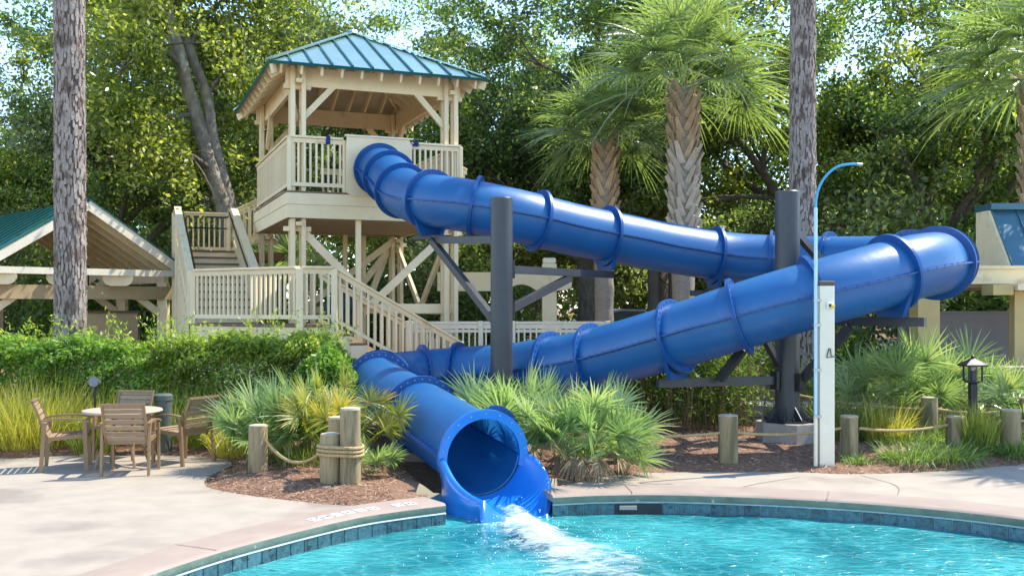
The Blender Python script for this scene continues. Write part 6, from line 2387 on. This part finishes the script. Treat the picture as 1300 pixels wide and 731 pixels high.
def sag(p, q, s, n=14):
    p, q = Vector(p), Vector(q)
    return [p.lerp(q, i/n)-Vector((0, 0, s*4*(i/n)*(1-i/n))) for i in range(n+1)]
# wraps round the group of three
wr = []
for k in range(3):
    z = 0.375+0.042*k
    loop = []
    hull = [(-1.735, 10.98, 0.135), (-1.92, 11.25, 0.125), (-1.955, 11.02, 0.132)]
    for i in range(33):
        a = 2*PI*i/32-PI/2
        d = Vector((math.cos(a), math.sin(a)))
        best = max(hull, key=lambda hh: hh[0]*d.x+hh[1]*d.y+hh[2])
        sup = best[0]*d.x+best[1]*d.y+best[2]
        # support function point
        loop.append((best[0]+d.x*best[2], best[1]+d.y*best[2], z+0.006*math.sin(a*2)))
    wr.append(loop)
rope_obj('rope wrapped round the three bound pilings and slung to the single piling', wr+[sag((-2.80, 11.66, 0.43), (-2.08, 11.02, 0.37), 0.16)])
rope_obj('long rope between the palmetto, the round topped piling and the white shower post', [sag((1.36, 12.44, 0.40), (2.56, 12.57, 0.41), 0.03), sag((2.77, 12.60, 0.41), (4.17, 12.98, 0.42), 0.05)])
rope_obj('rope over the lilyturf from the shower post to the short piling', [sag((4.40, 12.98, 0.42), (5.67, 13.33, 0.42), 0.05)])
rope_obj('rope between the two short pilings by the path lantern', [sag((5.90, 13.33, 0.40), (6.42, 13.42, 0.47), 0.04), sag((6.68, 13.45, 0.46), (8.2, 13.8, 0.5), 0.05)])
rope_obj('rope of the back bed hanging left of the dark piling', [sag((3.9, 15.4, 0.72), (5.84, 14.6, 0.50), 0.06), sag((6.06, 14.6, 0.5), (7.23, 14.55, 0.5), 0.05)])
wr = []
for k in range(2):
    wr.append([(7.35+0.147*math.cos(2*PI*i/20), 14.55+0.147*math.sin(2*PI*i/20), 0.42+0.045*k) for i in range(21)])
rope_obj('rope wound round the piling at the right edge', wr)

# ------------------------------------------------------------ white shower post with pipe
sp = thing('shower_post', 'tall white shower post with brown cap, yellow button and hook', 'post', (3.80, 12.40, 0))
MB().cbox(-0.088, 0.088, -0.06, 0.06, -0.1, 2.21, 0.006).build('post', M['white'], sp)
MB().cbox(-0.092, 0.092, -0.066, 0.066, 2.212, 2.265, 0.006).build('cap', M['brown'], sp)
MB().cbox(-0.010, 0.062, -0.10, -0.062, 1.93, 2.01, 0.006).build('switch_box', M['lamp'], sp)
MB().cbox(0.022, 0.072, -0.128, -0.102, 1.942, 1.985, 0.006).build('button', M['button'], sp)
MB().cbox(0.008, 0.030, -0.128, -0.101, 1.955, 1.99, 0.003).build('button_guard', M['black'], sp)
b = MB()
b.tube([(-0.012, -0.075, 1.35), (0.015, -0.075, 1.455), (0.03, -0.075, 1.455), (0.045, -0.075, 1.35), (-0.012, -0.075, 1.345)], 0.006, 6)
b.tube([(0.055, -0.075, 1.36), (0.10, -0.09, 1.35), (0.115, -0.09, 1.38)], 0.008, 6)
b.build('hook', M['black'], sp)
pp = thing('shower_pipe', 'pale blue shower pipe beside the white post, curving over to the right at its top', 'pipe', (3.665, 12.36, 0))
b = MB()
b.tube([(0, 0, -0.1), (0, 0, 3.15)], 0.021, 12)
b.build('riser', M['pipe'], pp, smooth='auto')
b = MB()
b.tube([(0, 0, 0), (0, 0, 0.62)], 0.024, 12)
b.build('lower_sleeve', M['white'], pp, smooth='auto')
arc = [(0, 0, 3.15), (0.005, 0, 3.25), (0.03, 0, 3.36), (0.08, 0, 3.47), (0.16, 0, 3.57), (0.26, 0, 3.64), (0.36, 0, 3.668), (0.46, 0, 3.675), (0.54, 0, 3.672)]
b = MB()
b.tube(catmull(arc, 4), 0.016, 10)
b.build('shower_arm', M['pipeblue'], pp, smooth='auto')
b = MB()
b.tube([(0.50, 0, 3.672), (0.565, 0, 3.668)], [0.022, 0.018], 10)
b.build('nozzle', M['bolt'], pp, smooth='auto')
for z in (0.62, 1.18, 1.72, 2.02):
    MB().box(-0.030, 0.06, -0.03, 0.03, z, z+0.03).build('pipe_clip', M['bolt'], pp)

# ------------------------------------------------------------ path lantern
ln = thing('path_lantern', 'black four sided lantern on a post among the palmettos', 'lantern', (6.12, 13.6, ground_h(6.12, 13.6)-0.05))
MB().cbox(-0.045, 0.045, -0.045, 0.045, 0, 0.92, 0.004).build('post', M['black'], ln)
MB().lathe([(0.05, 0.92), (0.11, 0.94), (0.11, 0.955)], 16).build('base', M['black'], ln)
for a in range(4):
    c_, s_ = math.cos(PI/4+a*PI/2)*0.12, math.sin(PI/4+a*PI/2)*0.12
    MB().box(c_-0.010, c_+0.010, s_-0.010, s_+0.010, 0.955, 1.15).build('corner_bar', M['black'], ln)
MB().lathe([(0.045, 0.955), (0.05, 1.05), (0.045, 1.14)], 14).build('lamp_glass', M['glass'], ln, smooth='auto')
b = MB()
b.add([(-0.145, -0.145, 1.15), (0.145, -0.145, 1.15), (0.145, 0.145, 1.15), (-0.145, 0.145, 1.15), (-0.145, -0.145, 1.172), (0.145, -0.145, 1.172), (0.145, 0.145, 1.172), (-0.145, 0.145, 1.172), (0, 0, 1.265)],
      [(0, 3, 2, 1), (0, 1, 5, 4), (1, 2, 6, 5), (2, 3, 7, 6), (3, 0, 4, 7), (4, 5, 8), (5, 6, 8), (6, 7, 8), (7, 4, 8)])
b.build('roof', M['black'], ln)
MB().lathe([(0.02, 1.25), (0.026, 1.285), (0.0, 1.305)], 10).build('finial', M['black'], ln)

# ------------------------------------------------------------ garden table and chairs
tx, ty = -4.80, 12.62
tbl = thing('garden_table', 'round beige garden table among four slatted chairs', 'table', (tx, ty, 0))
MB().lathe([(0.42, 0.655), (0.465, 0.662), (0.475, 0.675), (0.465, 0.692), (0.0, 0.694)], 40).build('table_top', M['tabletop'], tbl, smooth='auto')
for k in range(4):
    a = PI/4+PI/2*k
    MB().tube([(0.34*math.cos(a), 0.34*math.sin(a), 0.0), (0.22*math.cos(a), 0.22*math.sin(a), 0.35), (0.30*math.cos(a), 0.30*math.sin(a), 0.655)], 0.018, 8).build('leg', M['bronze'], tbl)
MB().lathe([(0.28, 0.63), (0.28, 0.652)], 24).build('apron', M['bronze'], tbl)

def make_chair():
    th = thing('garden_chair', '', 'chair', (0, 0, 0), 0, 'bronze slatted chairs round the table')
    # local: faces +y
    for sx in (-1, 1):
        x = sx*0.265
        MB().beam((x, -0.24, 0.0), (x, -0.20, 0.58), 0.028, 0.046, (0, 1, 0)).build('leg', M['bronze'], th)
        MB().beam((x, 0.26, 0.0), (x, 0.24, 0.575), 0.028, 0.046, (0, 1, 0)).build('leg', M['bronze'], th)
        b = MB()
        q = [Vector(v) for v in catmull([(x, -0.24, 0.60), (x, -0.05, 0.622), (x, 0.15, 0.615), (x, 0.29, 0.585)], 4)]
        for i in range(len(q)-1):
            b.beam(q[i], q[i+1]+(q[i+1]-q[i])*0.05, 0.046, 0.022)
        b.build('arm', M['bronze'], th)
        b = MB()
        xx = sx*0.232
        q = [Vector(v) for v in catmull([(xx, -0.14, 0.34), (xx, -0.22, 0.50), (xx, -0.275, 0.68), (xx, -0.34, 0.83)], 5)]
        for i in range(len(q)-1):
            b.beam(q[i], q[i+1]+(q[i+1]-q[i])*0.05, 0.026, 0.030, (0, 1, 0.3))
        b.build('back_rail', M['bronze'], th)
        MB().beam((xx, -0.16, 0.385), (xx, 0.27, 0.415), 0.028, 0.045).build('seat_rail', M['bronze'], th)
        MB().beam((xx, 0.235, 0.40), (sx*0.262, 0.245, 0.42), 0.03, 0.03).build('bracket', M['bronze'], th)
    slat = MB().cbox(-0.222, 0.222, -0.024, 0.024, -0.005, 0.005, 0.003).mesh('seat_slat', M['strap'])
    for i in range(8):
        t = i/7
        link('seat_slat', slat, th, (0, -0.13+0.385*t, 0.402+0.032*t-0.030*math.sin(PI*t)), (R(4), 0, 0))
    bs = MB().cbox(-0.222, 0.222, -0.026, 0.026, -0.005, 0.005, 0.003).mesh('back_slat', M['strap'])
    q = [Vector(v) for v in catmull([(0, -0.15, 0.36), (0, -0.22, 0.50), (0, -0.275, 0.68), (0, -0.335, 0.82)], 20)]
    for i in range(8):
        c = q[4+int((len(q)-6)*i/7)-1]
        ang = math.atan2(0.30, 0.12) if i < 4 else R(70)
        link('back_slat', bs, th, c, (R(108), 0, 0))
    MB().beam((-0.245, -0.335, 0.832), (0.245, -0.335, 0.832), 0.036, 0.026).build('top_bar', M['bronze'], th)
    MB().beam((-0.25, 0.265, 0.412), (0.25, 0.265, 0.412), 0.03, 0.03).build('front_bar', M['bronze'], th)
    return th
ch0 = make_chair()
chairs = [(-4.50, 12.08, R(6), 'bronze slatted chair with its back to the camera, nearest of the four'), (-5.42, 12.42, R(-72), 'bronze slatted chair at the left end of the table, seen from the side'),
          (-4.12, 12.88, R(62), 'bronze slatted chair right of the table, turned to face left'), (-5.05, 13.32, R(172), 'bronze slatted chair on the far side of the table, facing the camera')]
for i, (x, y, rz, lb) in enumerate(chairs):
    c = ch0 if i == 0 else copy_tree(ch0)
    c.location = (x, y, 0)
    c.rotation_euler = (0, 0, rz)
    c['label'] = lb

# landscape speaker and utility pedestal in the grasses
s_ = thing('garden_spotlight', 'round grey spotlight on a stake behind the far chair', 'spotlight', (-5.6, 13.75, 0.05))
MB().tube([(0, 0, -0.1), (0, 0, 0.86)], 0.015, 8).build('stake', M['black'], s_)
b = MB()
b.tube([(0.02, 0.10, 0.88), (0.0, 0.0, 0.90), (-0.0, -0.05, 0.905)], [0.03, 0.066, 0.072], 20)
b.build('housing', M['utility'], s_, smooth='auto')
b = MB()
b.tube([(0, -0.051, 0.905), (0, -0.056, 0.905)], 0.066, 20)
b.build('lens', M['speaker'], s_)
up_ = thing('utility_pedestal', 'green plastic utility pedestal beside the right chair', 'utility box', (-4.68, 13.75, 0.0))
MB().lathe([(0.115, 0.0), (0.115, 0.70), (0.125, 0.705), (0.125, 0.77), (0.10, 0.79), (0.0, 0.795)], 20).build('body', M['utility'], up_, smooth='auto')
bd = thing('notice_board', 'small white arched notice board behind the slide by the fence', 'sign', (0.42, 19.4, 0.5))
b = MB()
poly = [(-0.13, 0), (0.13, 0)]+[(0.13*math.cos(PI*k/8), 0.28+0.10*math.sin(PI*k/8)) for k in range(9)]
k = len(poly)
vs = [(p[0], -0.02, p[1]+0.35) for p in poly]+[(p[0], 0.02, p[1]+0.35) for p in poly]
b.add(vs, [tuple(range(k)), tuple(reversed(range(k, 2*k)))]+[(i, (i+1) % k, k+(i+1) % k, k+i) for i in range(k)])
b.build('board', M['white'], bd)
MB().box(-0.02, 0.02, -0.015, 0.015, -0.1, 0.36).build('stake', M['footing'], bd)
